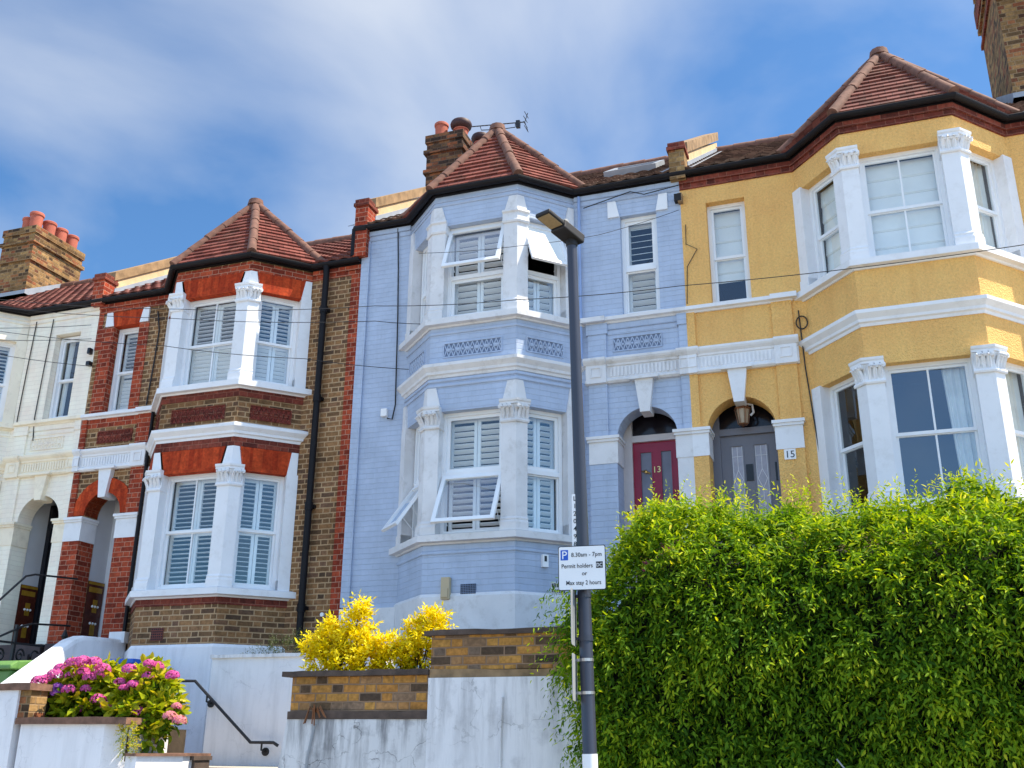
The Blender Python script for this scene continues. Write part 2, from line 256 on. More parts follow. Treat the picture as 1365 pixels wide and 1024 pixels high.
def offs(pl, e, ends='free'):
    P = [Vector(p) for p in pl]; n = len(P); seg = [(P[i + 1] - P[i]).normalized() for i in range(n - 1)]; nor = [Vector((t.y, -t.x)) for t in seg]
    out = []
    for i in range(n):
        if i in (0, n - 1):
            k = 0 if i == 0 else n - 2; q = P[i] + nor[k] * e
            if ends == 'wall' and abs(seg[k].y) > 1e-6: q = q + seg[k] * ((.06 - q.y) / seg[k].y)
            out.append(q)
        else:
            a, b = nor[i - 1], nor[i]; m = (a + b); out.append(P[i] + m * (2 * e / m.length_squared))
    return out
class Fr:                                                          # a vertical wall face: origin, tangent, outward normal
    def __init__(s, p0, p1):
        s.o = Vector(p0); d = Vector(p1) - s.o; s.L = d.length; s.t = d / s.L; s.n = Vector((s.t.y, -s.t.x))
    def p(s, a, n, z): q = s.o + s.t * a + s.n * n; return Vector((q.x, q.y, z))
def root(o):
    while o.parent: o = o.parent
    return o
def split_far(mb):
    sg = mb.seg + [(len(mb.v), len(mb.f))]; n = len(mb.seg); A = np.array(mb.v, dtype=float)
    lo = np.array([A[sg[i][0]:sg[i + 1][0]].min(0) for i in range(n)]); hi = np.array([A[sg[i][0]:sg[i + 1][0]].max(0) for i in range(n)]); size = (hi - lo).max(1)
    gap = np.maximum(0, np.maximum(lo[:, None] - hi[None], lo[None] - hi[:, None])); near = np.sqrt((gap ** 2).sum(2)) <= np.maximum(.02, .5 * np.maximum(size[:, None], size[None]))
    lab = list(range(n))
    for i in range(n):
        for j in range(i + 1, n):
            if near[i, j] and lab[i] != lab[j]: a, b = lab[i], lab[j]; lab = [a if q == b else q for q in lab]
    out = []
    for L_ in dict.fromkeys(lab):
        m = MB()
        for i in range(n):
            if lab[i] == L_: k = sg[i][0]; m.add(mb.v[k:sg[i + 1][0]], [tuple(q - k for q in f) for f in mb.f[sg[i][1]:sg[i + 1][1]]])
        out.append(m)
    return out
def part(name, mb, mat, parent=None, base=(0, 0, 0), smooth=False, label=None, bevel=0):
    if parent and 1 < len(mb.seg) < 130 and not getattr(mb, 'uv', None):
        ms = split_far(mb)
        if len(ms) > 1: return [part(name, q, mat, parent, base, smooth, label, bevel) for q in ms][0]
    b = root(parent).location if parent else Vector(base)
    me = bpy.data.meshes.new(name); me.from_pydata([tuple(Vector(p) - Vector(b)) for p in mb.v], [], mb.f)
    bm = bmesh.new(); bm.from_mesh(me); bmesh.ops.recalc_face_normals(bm, faces=bm.faces)
    if not getattr(mb, 'uv', None):
        lay = bm.loops.layers.uv.new('UVMap')
        for f in bm.faces:
            n = f.normal; h = math.hypot(n.x, n.y)
            for l in f.loops:
                c = l.vert.co + Vector(b)
                if h < .5: l[lay].uv = (c.x, c.y)
                else: l[lay].uv = ((c.x * -n.y + c.y * n.x) / h * (-1 if n.y > .5 else 1), c.z / max(h, .3) if h < .98 else c.z)
    bm.to_mesh(me); bm.free()
    if getattr(mb, 'uv', None):
        lay = me.uv_layers.new(name='UVMap')
        for l in me.loops: lay.data[l.index].uv = mb.uv[l.vertex_index]
    if smooth:
        for p in me.polygons: p.use_smooth = True
        me.set_sharp_from_angle(angle=R(40))
    o = bpy.data.objects.new(name, me); COL.objects.link(o); me.materials.append(MT[mat] if isinstance(mat, str) else mat)
    if parent: o.parent = parent
    else: o.location = b
    if label: o['label'] = label
    if bevel:
        m = o.modifiers.new('soft_edges', 'BEVEL'); m.width = bevel; m.segments = 2; m.limit_method = 'ANGLE'
    return o
def thing(name, label, cat, loc=(0, 0, 0), group=None):
    o = bpy.data.objects.new(name, None); COL.objects.link(o); o.location = loc; o.empty_display_size = .3
    return tag(o, label, cat, group)
def tag(o, label, cat, group=None, kind=None):
    if label: o['label'] = label
    if cat: o['category'] = cat
    if group: o['group'] = group
    if kind: o['kind'] = kind
    return o
def struct(name, mb, mat): return tag(part(name, mb, mat), None, None, None, 'structure')
def curve_mesh(splines, th):
    cu = bpy.data.curves.new('tmp', 'CURVE'); cu.dimensions = '2D'; cu.fill_mode = 'BOTH'; cu.extrude = th / 2
    for pts in splines:
        sp = cu.splines.new('POLY'); sp.points.add(len(pts) - 1); sp.use_cyclic_u = True
        for q, p in zip(sp.points, pts): q.co = (p[0], p[1], 0, 1)
    ob = bpy.data.objects.new('tmp', cu); me = bpy.data.meshes.new_from_object(ob)
    v = [tuple(x.co) for x in me.vertices]; f = [tuple(p.vertices) for p in me.polygons]
    bpy.data.objects.remove(ob); bpy.data.curves.remove(cu); bpy.data.meshes.remove(me); return v, f
def plate(mb, outline, holes, y0, y1):                             # flat wall in the (u,z) plane with holes
    th = y1 - y0; v, f = curve_mesh([outline] + holes, th); mb.add([(a, y0 + th / 2 - c, b) for a, b, c in v], f); return mb
def text_mesh(txt, size, th=.002, align='CENTER', off=.004):
    cu = bpy.data.curves.new('tmp', 'FONT'); cu.body = txt; cu.size = size; cu.extrude = th / 2; cu.align_x = align; cu.resolution_u = 3; cu.offset = size * off
    ob = bpy.data.objects.new('tmp', cu); me = bpy.data.meshes.new_from_object(ob)
    v = [tuple(x.co) for x in me.vertices]; f = [tuple(p.vertices) for p in me.polygons]
    bpy.data.objects.remove(ob); bpy.data.curves.remove(cu); bpy.data.meshes.remove(me); return v, f
def put_text(mb, txt, size, o, ax, ay, az, align='CENTER', sx=1.0):
    v, f = text_mesh(txt, size, align=align); o, ax, ay, az = map(Vector, (o, ax, ay, az)); return mb.add([o + ax * a * sx + ay * b + az * c for a, b, c in v], f)
rect = lambda a, b, c, d: [(a, c), (b, c), (b, d), (a, d)]
def arch(ua, ub, zf, zs, n=20):
    c = (ua + ub) / 2; r = (ub - ua) / 2
    return [(ua, zf), (ub, zf)] + [(c + r * math.cos(math.pi * k / n), zs + r * math.sin(math.pi * k / n)) for k in range(n + 1)]

# ---------------------------------------------------------------- windows
def louvers(mb, F, s0, s1, z0, z1, n, pitch, tilt, w):
    z = z0 + pitch / 2; a = R(tilt)
    while z < z1:
        o = F.p(0, n, z); d = Vector((F.n.x, F.n.y, 0)) * math.cos(a) + Vector((0, 0, 1)) * math.sin(a); m = Vector((0, 0, 1)) * math.cos(a) - Vector((F.n.x, F.n.y, 0)) * math.sin(a)
        mb.abox(o, (*F.t, 0), d, m, (s0, s1, -w / 2, w / 2, -.003, .003)); z += pitch
def window(T, house, F, s0, s1, z0, z1, back, zt=None, muntin=True, infill=None, pitch=.066, tilt=12, tilt2=None, kind='sash', open_top=0, open_bottom=0, label=None, fw=.05, vent_pane='tiltglass', pane='glass'):
    """F face frame; back = how far the frame sits behind the face"""
    zt = zt or (z0 + z1) / 2; f = MB(T); g = MB(T); b = -back
    f.fbox(F, s0, s0 + fw, b - .09, b, z0, z1); f.fbox(F, s1 - fw, s1, b - .09, b, z0, z1); f.fbox(F, s0 + fw, s1 - fw, b - .09, b, z1 - fw, z1); f.fbox(F, s0 + fw, s1 - fw, b - .09, b + .02, z0, z0 + .06)
    a0, a1 = s0 + fw, s1 - fw; mid = (a0 + a1) / 2; st = .032
    lights = [(zt, z1 - fw, b - .03, open_top), (z0 + .06, zt, b - .055 if kind == 'sash' else b - .03, open_bottom)]
    if kind != 'sash': f.fbox(F, a0, a1, b - .09, b + .004, zt - .03, zt + .03)
    w = None; vents = []
    for k, (c0, c1, n, ang) in enumerate(lights):
        if kind != 'sash': c0, c1 = (c0 + .03, c1) if k == 0 else (c0, c1 - .03)
        elif k == 0: c0 -= .02
        if ang:
            vents.append((c0, c1, n, ang)); continue
        if kind == 'sash' or True:
            stt = st if kind == 'sash' else (.045 if open_top or k == 0 else .02)
            f.fbox(F, a0, a0 + stt, n - .03, n, c0, c1); f.fbox(F, a1 - stt, a1, n - .03, n, c0, c1); f.fbox(F, a0 + stt, a1 - stt, n - .03, n, c0, c0 + stt + .008); f.fbox(F, a0 + stt, a1 - stt, n - .03, n, c1 - stt, c1)
            if muntin and kind == 'sash': f.fbox(F, mid - .011, mid + .011, n - .028, n - .002, c0 + stt + .008, c1 - stt)
            g.add([F.p(a0 + stt, n - .015, c0 + stt), F.p(a1 - stt, n - .015, c0 + stt), F.p(a1 - stt, n - .015, c1 - stt), F.p(a0 + stt, n - .015, c1 - stt)], [(0, 1, 2, 3)])
    w = part('window', f, 'frame', house, label=label)
    if g.v: part('pane', g, pane, w)
    for c0, c1, n, ang in vents:
        v = MB(T); gg = MB(T); a = R(ang); Z = Vector((0, 0, 1)); N = Vector((*F.n, 0)); dn = -Z * math.cos(a) + N * math.sin(a); nm = N * math.cos(a) + Z * math.sin(a); o = F.p(0, n + .035, c1); H = c1 - c0 + .03
        q = .055; A0, A1 = a0 - .035, a1 + .035
        for r_ in ((A0, A0 + q, 0, H), (A1 - q, A1, 0, H), (A0 + q, A1 - q, 0, q), (A0 + q, A1 - q, H - q, H)): v.abox(o, (*F.t, 0), dn, nm, (*r_, -.02, .02))
        P = [o + Vector((*F.t, 0)) * x + dn * y for x, y in ((A0 + q, q), (A1 - q, q), (A1 - q, H - q), (A0 + q, H - q))]; gg.add(P, [(0, 1, 2, 3)])
        for x in (a0 + .03, a1 - .03):                              # stay arms
            e = o + Vector((*F.t, 0)) * x + dn * (H * .55); v.tube([F.p(x, n - .01, c1 - H * .85), e - nm * .02], .006, 5)
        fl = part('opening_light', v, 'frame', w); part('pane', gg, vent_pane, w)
    n = b - .15; sh = MB(T)
    if infill == 'shutter':
        half = [(a0 + .005, mid - .004), (mid + .004, a1 - .005)] if s1 - s0 > .6 else [(a0 + .005, a1 - .005)]
        for c0, c1, tl in ((zt + .005, z1 - .06, tilt), (z0 + .065, zt - .005, tilt2 if tilt2 is not None else tilt)):
            if tl is None: continue
            for x0, x1 in half:
                q = .045
                sh.fbox(F, x0, x0 + q, n - .015, n + .015, c0, c1); sh.fbox(F, x1 - q, x1, n - .015, n + .015, c0, c1); sh.fbox(F, x0 + q, x1 - q, n - .014, n + .014, c0, c0 + .05); sh.fbox(F, x0 + q, x1 - q, n - .014, n + .014, c1 - .05, c1)
                louvers(sh, F, x0 + q, x1 - q, c0 + .055, c1 - .05, n, pitch, tl, pitch * .9)
        part('shutter', sh, 'shutter', w)
    elif infill in ('blind', 'halfblind'):
        zb = z0 + .06 if infill == 'blind' else z0 + (zt - z0) * .55
        z = z1 - .05; k = 0
        while z > zb + .01:
            zz = max(zb, z - .24); sh.add([F.p(a0, n, z), F.p(a1, n, z), F.p(a1, n + .018, zz + .02), F.p(a0, n + .018, zz + .02), F.p(a1, n + .002, zz), F.p(a0, n + .002, zz)], [(0, 1, 2, 3), (3, 2, 4, 5)]); z = zz
        part('blind', sh, 'blind', w)
    elif infill in ('curtain', 'curtainfull'):
        for x0, x1 in ([(a0, a1)] if infill == 'curtainfull' else [(a0 + (a1 - a0) * .68, a1)]):
            N = int((x1 - x0) / .012) + 2; V = []; Fs = []
            for i in range(N):
                x = x0 + (x1 - x0) * i / (N - 1); dd = .022 * math.sin(i * .95 + .6 * math.sin(i * .31))
                sw = .35 * (x1 - x0) if infill == 'curtain' else 0
                V += [F.p(x, n + dd, z1 - .02), F.p(x + (sw * (1 - i / (N - 1)) * .6), n + dd * 1.2, z0 + .03)]
            for i in range(N - 1): Fs.append((2 * i, 2 * i + 2, 2 * i + 3, 2 * i + 1))
            sh.add(V, Fs)
        part('curtain', sh, 'curtain', w, smooth=True)
    return w
# ---------------------------------------------------------------- ornaments
def column(T, house, P, i, w0, w1, z0, zc0, zc1, zk1, mat, leafy=True, e0=.035):
    """engaged pier on corner i of the bay outline P, with moulded base, capital and key block"""
    B = Vector(P[i]); a = (Vector(P[i - 1]) - B).normalized(); c = (Vector(P[i + 1]) - B).normalized(); pl = [B + a * w0, B, B + c * w1]
    m = MB(T); m.sweep(pl, [(-.16, z0), (e0 + .03, z0), (e0 + .03, z0 + .10), (e0 + .018, z0 + .13), (e0 + .022, z0 + .15), (e0, z0 + .18), (e0, zc0), (-.16, zc0)])
    col = part('column', m, mat, house)
    h = zc1 - zc0; k = MB(T); pk = [B + a * (w0 + .015), B, B + c * (w1 + .015)]
    if leafy:
        k.sweep(pk, [(-.15, zc0), (e0 + .022, zc0), (e0 + .03, zc0 + .02), (e0 + .022, zc0 + .045), (e0 + .004, zc0 + .05), (e0 + .006, zc0 + h * .5), (e0 + .035, zc1 - .075), (e0 + .055, zc1 - .07), (e0 + .055, zc1 - .045), (e0 + .07, zc1 - .03), (e0 + .075, zc1), (-.15, zc1)])
        for (d, w, F) in ((a, w0, Fr(B + a * w0, B)), (c, w1, Fr(B, B + c * w1))):
            nl = 3 if w > .12 else 2
            for q in range(nl):
                x = F.L * (q + .5) / nl; ww = F.L / nl * .52
                rows = [(0, .6, .012), (.35, 1.0, .03), (.65, .85, .06), (.85, .55, .088), (.74, .3, .10)]; V = []; hh = h * .62; zb = zc0 + .045
                for t_, wd, nn in rows:
                    for sgn in (-1, -.45, 0, .45, 1): V.append(F.p(x + sgn * ww * wd + random.uniform(-.004, .004), e0 + nn + random.uniform(-.007, .007) - abs(sgn) * .018 + (.014 if abs(sgn) == .45 else 0), zb + hh * t_))
                k.add(V, [(r * 5 + j, r * 5 + j + 1, r * 5 + j + 6, r * 5 + j + 5) for r in range(4) for j in range(4)])
                cc = F.p(x + ww * .95, e0 + .05, zc1 - .1); k.tube([cc - Vector((*F.n, 0)) * .05, cc + Vector((*F.n, 0)) * .02], .032, 8); k.tube([cc, cc + Vector((*F.n, 0)) * .03], .014, 6)
    else:
        k.sweep(pk, [(-.15, zc0), (e0 + .02, zc0), (e0 + .03, zc0 + .03), (e0 + .012, zc0 + .05), (e0 + .012, zc1 - .05), (e0 + .035, zc1 - .03), (e0 + .03, zc1), (-.15, zc1)])
    part('capital', k, mat, col)
    if zk1:
        kb = MB(T); V = []
        for z, q in ((zc1, 1.0), (zk1, .62)):
            pq = [B + a * w0 * q, B, B + c * w1 * q]
            V += [(*p, z) for p in offs(pq, .02)] + [(*p, z) for p in offs(pq, -.12)]
        Fs = [(0, 1, 4, 3), (1, 2, 5, 4), (6, 7, 10, 9), (7, 8, 11, 10)] + [(0, 1, 7, 6), (1, 2, 8, 7), (3, 4, 10, 9), (4, 5, 11, 10), (0, 3, 9, 6), (2, 5, 11, 8)]
        kb.add(V, Fs); part('key_block', kb, mat, col)
    return col
def relief_panel(T, house, F, s0, s1, z0, z1, n0, back, front, n=5):
    m = MB(T); m.fbox(F, s0, s1, n0 - .03, n0 + .004, z0, z1); p = part('frieze_panel', m, back, house)
    r = MB(T); q = .008
    r.fbox(F, s0 - .012, s1 + .012, n0 - .02, n0 + .02, z1, z1 + .014); r.fbox(F, s0 - .012, s1 + .012, n0 - .02, n0 + .02, z0 - .014, z0)
    r.fbox(F, s0 - .014, s0, n0 - .02, n0 + .019, z0, z1); r.fbox(F, s1, s1 + .014, n0 - .02, n0 + .019, z0, z1)
    st = (s1 - s0) / n
    for k in range(n):
        a, b = s0 + st * k, s0 + st * (k + 1); zc = (z0 + z1) / 2; c = (a + b) / 2
        for x0, y0, x1, y1 in ((a, z0, c, z1), (c, z1, b, z0), (a, z1, c, z0), (c, z0, b, z1)):
            r.tube([F.p(x0, n0 + .006, y0), F.p(x1, n0 + .006, y1)], .009, 4)
        r.tube([F.p(c, n0 - .01, zc), F.p(c, n0 + .018, zc)], .028, 8); r.tube([F.p(a + st * .02, n0 - .01, zc), F.p(a + st * .02, n0 + .014, zc)], .018, 6)
    part('lattice', r, front, p); return p
def tiled_face(mb, tri_or_quad, course=.118, lift=.032):
    """courses of plain tiles on a roof facet: bottom edge a-b, top edge d-c"""
    a, b, c, d = [Vector(p) for p in tri_or_quad]; n = (b - a).cross(d - a)
    if n.z < 0: n = -n
    n.normalize(); H = max(((d - a) - (b - a).normalized() * (d - a).dot((b - a).normalized())).length, .01); k = max(1, int(H / course))
    ex = (b - a).normalized()
    if not hasattr(mb, 'uv'): mb.uv = []
    for i in range(k):
        t0, t1 = i / k, min(1, (i + 1.15) / k); L0, R0 = a.lerp(d, t0), b.lerp(c, t0); L1, R1 = a.lerp(d, t1), b.lerp(c, t1); jit = random.uniform(.8, 1.2)
        V = [L0 + n * lift * jit, R0 + n * lift * jit, R1 + n * .004, L1 + n * .004, L0 - n * .005, R0 - n * .005]
        mb.add(V, [(0, 1, 2, 3), (4, 5, 1, 0)])
        for q, p in enumerate(V): mb.uv.append(((p - a).dot(ex) + 40, (i + (.1 if q in (0, 1, 4, 5) else .95)) * .1 + 30))
def hip_tiles(mb, p0, p1, r=.072, step=.36):
    p0, p1 = Vector(p0), Vector(p1); L = (p1 - p0).length; k = max(1, round(L / step)); d = (p1 - p0) / k
    for i in range(k):
        o = p0 + d * i; j = Vector((random.uniform(-.006, .006), random.uniform(-.006, .006), random.uniform(-.006, .006)))
        mb.tube([o + j, o + d * 1.06 + j], [r * 1.06, r * .95], 10)
def pantiles(mb, u0, u1, y0, y1, z0, z1, wave=.21, row=.28, amp=.028, cut=None):
    L = math.hypot(y1 - y0, z1 - z0); rows = max(1, int(L / row)); n = Vector((0, -(z1 - z0) / L, (y1 - y0) / L)); per = 6; cols = max(2, int(abs(u1 - u0) / wave * per))
    mb.uv = getattr(mb, 'uv', [])
    for i in range(rows):
        V = []
        for t, lf in ((i / rows, .03), (min(1, (i + 1.1) / rows), .0)):
            for c in range(cols + 1):
                u = u0 + (u1 - u0) * c / cols; w = amp * (abs(math.sin(math.pi * u / wave)) ** .8); V.append(Vector((u, y0 + (y1 - y0) * t, z0 + (z1 - z0) * t)) + n * (w + lf)); mb.uv.append((u + 40, (i + (.1 if lf else .95)) * row + 28))
        for c in range(cols + 1):
            p = V[c] - n * .03; V.append(p); mb.uv.append((p.x + 40, (i + .1) * row + 28))
        m = cols + 1
        mb.add(V, [(c, c + 1, m + c + 1, m + c) for c in range(cols)] + [(2 * m + c, 2 * m + c + 1, c + 1, c) for c in range(cols)])
# ---------------------------------------------------------------- the terraced houses
def house(style, s, xc, dz, us, d, label, arch_u, zs, wallm, trim, roofm, bayroofm, par_u=None):
    T = lambda p: (xc + s * p[0], p[1], p[2] + dz)
    H = thing('terraced_house', label, 'house', T((2.5, 0, -1.7)), 'terraced houses on the hill')
    P = lambda name, mb, mat, parent=None, **k: part(name, mb, mat, parent or H, **k)
    u1, u2, u3, u4 = us; pl = [(u1, 0), (u2, -d), (u3, -d), (u4, 0)]; ua, ub = arch_u; uc = (ua + ub) / 2; zf = .54
    isb = style == 'brick'; isy = style == 'yellow'; isl = style == 'blue'; isw = style == 'white'
    # walls
    m = MB(T); plate(m, rect(0, u1 + .05, -1.7, 6.28), [arch(ua, ub, zf - .3, zs), rect(.35, .88, 4.25, 5.80)], 0, .3); plate(m, rect(u4 - .05, 5, -1.7, 6.28), [], 0, .3); P('wall', m, wallm)
    m = MB(T); x0, x1, y0, y1, z0, z1 = .012, 4.988, .1, 8, -1.6, 6.24
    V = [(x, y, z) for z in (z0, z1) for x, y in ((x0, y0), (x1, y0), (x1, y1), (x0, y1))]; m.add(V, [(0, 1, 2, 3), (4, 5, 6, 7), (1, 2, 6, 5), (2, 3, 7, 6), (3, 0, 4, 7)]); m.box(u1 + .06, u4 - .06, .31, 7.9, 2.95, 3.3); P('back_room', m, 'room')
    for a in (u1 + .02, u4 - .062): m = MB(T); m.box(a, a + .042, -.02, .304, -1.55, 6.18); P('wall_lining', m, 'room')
    # bay
    bm_ = lambda name, prof, mat, ends='wall', parent=None: P(name, MB(T).sweep(pl, prof, ends), mat, parent)
    bm_('plinth', [(-.2, -1.7), (.035, -1.7), (.03, .40), (0, .44), (-.2, .44)], 'offwhite' if isl else ('wall2' if isb else trim))
    m = MB(T)
    for a, b in ((.44, 1.07), (2.89, 3.40), (3.60, 4.12), (5.73, 6.28)): m.sweep(pl, [(-.2, a), (0, a), (0, b), (-.2, b)], 'wall')
    P('bay_wall', m, wallm)
    for z in (1.07, 4.12): bm_('window_sill', [(-.2, z), (.025, z), (.04, z + .02), (.108, z + .03), (.108, z + .115), (.04, z + .135), (-.2, z + .135)], trim)
    bm_('cornice', [(-.2, 3.375), (.015, 3.375), (.025, 3.41), (.05, 3.425), (.055, 3.46), (.08, 3.49), (.105, 3.52), (.105, 3.565), (.02, 3.60), (-.2, 3.60)], trim)
    if isb:
        for a, b in ((.97, 1.072), (3.24, 3.376), (4.0, 4.122), (6.04, 6.2)): bm_('brick_band', [(-.1, a), (.014, a), (.014, b), (-.1, b)], 'red' if a > 6 else 'darkred')
        Fr0 = [Fr(pl[i], pl[i + 1]) for i in range(3)]
        for F, a, b in ((Fr0[0], .15, .15), (Fr0[1], .17, .17), (Fr0[2], .15, .15)):
            for z0_, z1_ in ((2.885, 3.235), (5.725, 6.035)):
                m = MB(T); m.prism([(a, z0_), (F.L - b, z0_), (F.L - b * .55, z1_), (a * .55, z1_)], (F.o[0], F.o[1], 0), (*F.t, 0), (0, 0, 1), (*F.n, 0), -.1, .02); P('gauged_arch', m, 'gauged')
    elif not isy:
        for z in (.955, 3.255, 3.33, 4.03, 6.07, 6.14): bm_('string_course', [(-.1, z - .012), (.014, z - .012), (.02, z), (.014, z + .03), (-.1, z + .03)], wallm)
    if isy:
        for z, e in ((6.06, .02), (6.14, .045)): 
            m = MB(T); m.sweep([(0, 0), *pl, (5, 0)], [(-.05, z), (e, z), (e, z + .078), (-.05, z + .078)]); P('brick_eaves', m, 'darkred')
    else:
        z = 6.05
        for z, e in ((6.06, .015), (6.14, .035)):
            m = MB(T); w = 'red' if isb else wallm; m.sweep([(0, 0), (u1 - .03, 0)], [(-.05, z), (e, z), (e, z + .078), (-.05, z + .078)]); m.sweep([(u4 + .03, 0), (5, 0)], [(-.05, z), (e, z), (e, z + .078), (-.05, z + .078)]); P('brick_eaves', m, w)
    FA, FB, FC = [Fr(pl[i], pl[i + 1]) for i in range(3)]
    wf, wc = .19, .155
    top0 = 3.235 if not isy else None; top1 = 6.04 if not isy else None
    for i in (1, 2):
        w0, w1 = (wc, wf) if i == 1 else (wf, wc)
        column(T, H, pl, i, w0, w1, 1.20, 2.64, 2.95, top0, trim); 
        if isl or isw: column(T, H, pl, i, w0, w1, 4.25, 5.60, 5.80, top1, trim, leafy=False)
        else: column(T, H, pl, i, w0, w1, 4.25, 5.52, 5.81, top1, trim)
    for F, a, b in ((FA, 0, .15), (FC, FC.L - .15, FC.L)):
        for z0, z1, zk in ((1.2, 2.90, top0), (4.25, 5.74, top1)):
            m = MB(T); m.fbox(F, a - (.02 if a == 0 else 0), b + (.02 if a else 0), -.17, .03, z0, z1); m.fbox(F, a - (.02 if a == 0 else 0), b + (.02 if a else 0), -.17, .045, z0, z0 + .15)
            if zk: m.prism([(a, z1), (b, z1), ((b if a else b * .62), zk), ((a + .05 if a else a), zk)], (F.o[0], F.o[1], 0), (*F.t, 0), (0, 0, 1), (*F.n, 0), -.1, .03)
            P('jamb_pilaster', m, trim)
    # bay windows
    bk = .115
    def W(F, lo, hi, z0, z1, zt, **k): return window(T, H, F, lo, hi, z0, z1, bk, zt, **k)
    fl, fh = wf, FB.L - wf; cl = (.15, FA.L - wc); cr_ = (wc, FC.L - .15)
    if isb or isw:
        W(FB, fl, fh, 1.2, 2.89, 2.05, infill='shutter', tilt=0, tilt2=6); W(FC, *cr_, 1.2, 2.89, 2.05, infill='shutter', tilt=4, tilt2=-2, muntin=False); W(FA, *cl, 1.2, 2.89, 2.05, infill='shutter', tilt=0, tilt2=6, muntin=False)
        W(FB, fl, fh, 4.255, 5.73, 4.96, infill='shutter', tilt=2, tilt2=46); W(FC, *cr_, 4.255, 5.73, 4.96, infill='shutter', tilt=8, tilt2=50, muntin=False); W(FA, *cl, 4.255, 5.73, 4.96, infill='shutter', tilt=2, tilt2=46, muntin=False)
    if isl:
        W(FB, fl, fh, 1.2, 2.89, 2.03, infill='shutter', tilt=38, tilt2=24, pitch=.082, kind='case', open_bottom=27)
        W(FA, *cr_, 1.2, 2.89, 2.03, infill='shutter', tilt=30, tilt2=30, pitch=.082, kind='case')
        W(FC, *cl, 1.2, 2.89, 2.03, infill='shutter', tilt=25, tilt2=20, pitch=.082, kind='case', open_bottom=34)
        W(FB, fl, fh, 4.255, 5.73, 4.93, infill='shutter', tilt=22, tilt2=30, pitch=.098, kind='case', open_top=22)
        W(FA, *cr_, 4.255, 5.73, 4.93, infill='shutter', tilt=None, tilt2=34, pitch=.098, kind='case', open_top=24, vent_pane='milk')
        W(FC, *cl, 4.255, 5.73, 4.93, infill='shutter', tilt=22, tilt2=30, pitch=.098, kind='case')
    if isy:
        W(FB, fl, fh, 1.2, 2.89, 2.05, infill='curtain', pane='bluereflect'); W(FC, *cr_, 1.2, 2.89, 2.05, infill='curtainfull', muntin=False); W(FA, *cl, 1.2, 2.89, 2.05, infill='curtain', muntin=False)
        W(FB, fl, fh, 4.255, 5.73, 4.96, infill='blind'); W(FC, *cr_, 4.255, 5.73, 4.96, infill='curtainfull', muntin=False); W(FA, *cl, 4.255, 5.73, 4.96, infill='blind', muntin=False)
    # upper window over the door
    F0 = Fr((0, 0), (1, 0))
    if isl: window(T, H, F0, .35, .88, 4.25, 5.80, .09, 4.98, infill='shutter', tilt=-30, tilt2=32, pitch=.098, kind='case', label='narrow casement window over the door')
    elif isy: window(T, H, F0, .35, .88, 4.255, 5.80, .12, 4.99, infill='halfblind', muntin=False, label='narrow sash window with a half drawn blind')
    elif isb: window(T, H, F0, .36, .87, 4.255, 5.78, .12, 4.99, infill='shutter', tilt=2, tilt2=46, muntin=False, label='narrow shuttered sash window over the porch')
    else: window(T, H, F0, .36, .87, 4.255, 5.78, .12, 4.99, infill='curtain', muntin=False, label='narrow curtained sash window over the porch')
    # door bay: pilasters, imposts, entablature, keystone, sill course
    pm = 'red' if isb else wallm
    m = MB(T); m.box(ub - .006, 1.38, -.05, .28, -1.7, 2.14); P('pier', m, pm)
    m = MB(T); m.box(0, ua + .006, -.05, .28, -1.7, 2.14); P('pier', m, 'offwhite' if isl else pm)
    m = MB(T); m.box(1.12, 1.38, -.035, .02, 2.5, 3.28); m.box(0, .11, -.035, .02, 2.5, 3.28); m.box(1.12, 1.38, -.035, .02, 3.6, 4.16); m.box(0, .11, -.035, .02, 3.6, 4.16)
    if isl or isw:
        m.box(1.10, 1.40, -.05, .01, 4.0, 4.16); m.box(0, .13, -.05, .01, 4.0, 4.16); m.box(.13, 1.1, -.018, .01, 4.06, 4.16); m.box(.13, 1.1, -.012, .01, 3.98, 4.04)
    P('pilaster', m, pm)
    for a, b in ((0, ua + .02), (ub - .02, 1.385)):
        m = MB(T); m.box(a, b, -.06, .285, 2.14, 2.44)
        lo, hi = (a, b + .03) if a == 0 else (a - .03, b + .03)
        m.box(lo + (.015 if a else 0), hi - .015, -.085, .288, 2.44, 2.475); m.box(lo, hi, -.105, .291, 2.475, 2.515); P('impost', m, trim)
    m = MB(T); m.sweep([(0, 0), (1.42, 0)], [(-.02, 3.265), (.05, 3.265), (.075, 3.29), (.075, 3.315), (.045, 3.335), (.04, 3.34), (.04, 3.50), (.06, 3.51), (.065, 3.535), (.1, 3.565), (.115, 3.59), (.115, 3.62), (-.02, 3.64)])
    u = .16
    while u < 1.09: m.box(u, u + .028, -.056, -.03, 3.355, 3.485); u += .052
    for a, b in ((0, .115), (1.12, 1.40)):
        m.box(a, b, -.092, -.02, 3.27, 3.53); c = (a + b) / 2; q = min(.075, (b - a) * .5)
        for r_ in ((c - q, c + q, 3.48, 3.495), (c - q, c + q, 3.35, 3.365), (c - q, c - q + .014, 3.365, 3.48), (c + q - .014, c + q, 3.365, 3.48)):
            m.box(max(r_[0], 0), r_[1], -.104, -.08, r_[2], r_[3])
        m.sweep([(a, 0), (b + .03, 0)], [(0, 3.53), (.1, 3.53), (.135, 3.565), (.15, 3.59), (.15, 3.622), (0, 3.642)])
    P('entablature', m, trim)
    m = MB(T); m.prism([(uc - .065, zs + (ub - ua) / 2 - .09), (uc + .065, zs + (ub - ua) / 2 - .09), (uc + .125, 3.27), (uc - .125, 3.27)], (0, 0, 0), (1, 0, 0), (0, 0, 1), (0, 1, 0), -.085, .18); m.box(uc - .2, uc + .2, -.13, -.02, 3.263, 3.30); P('keystone', m, trim)
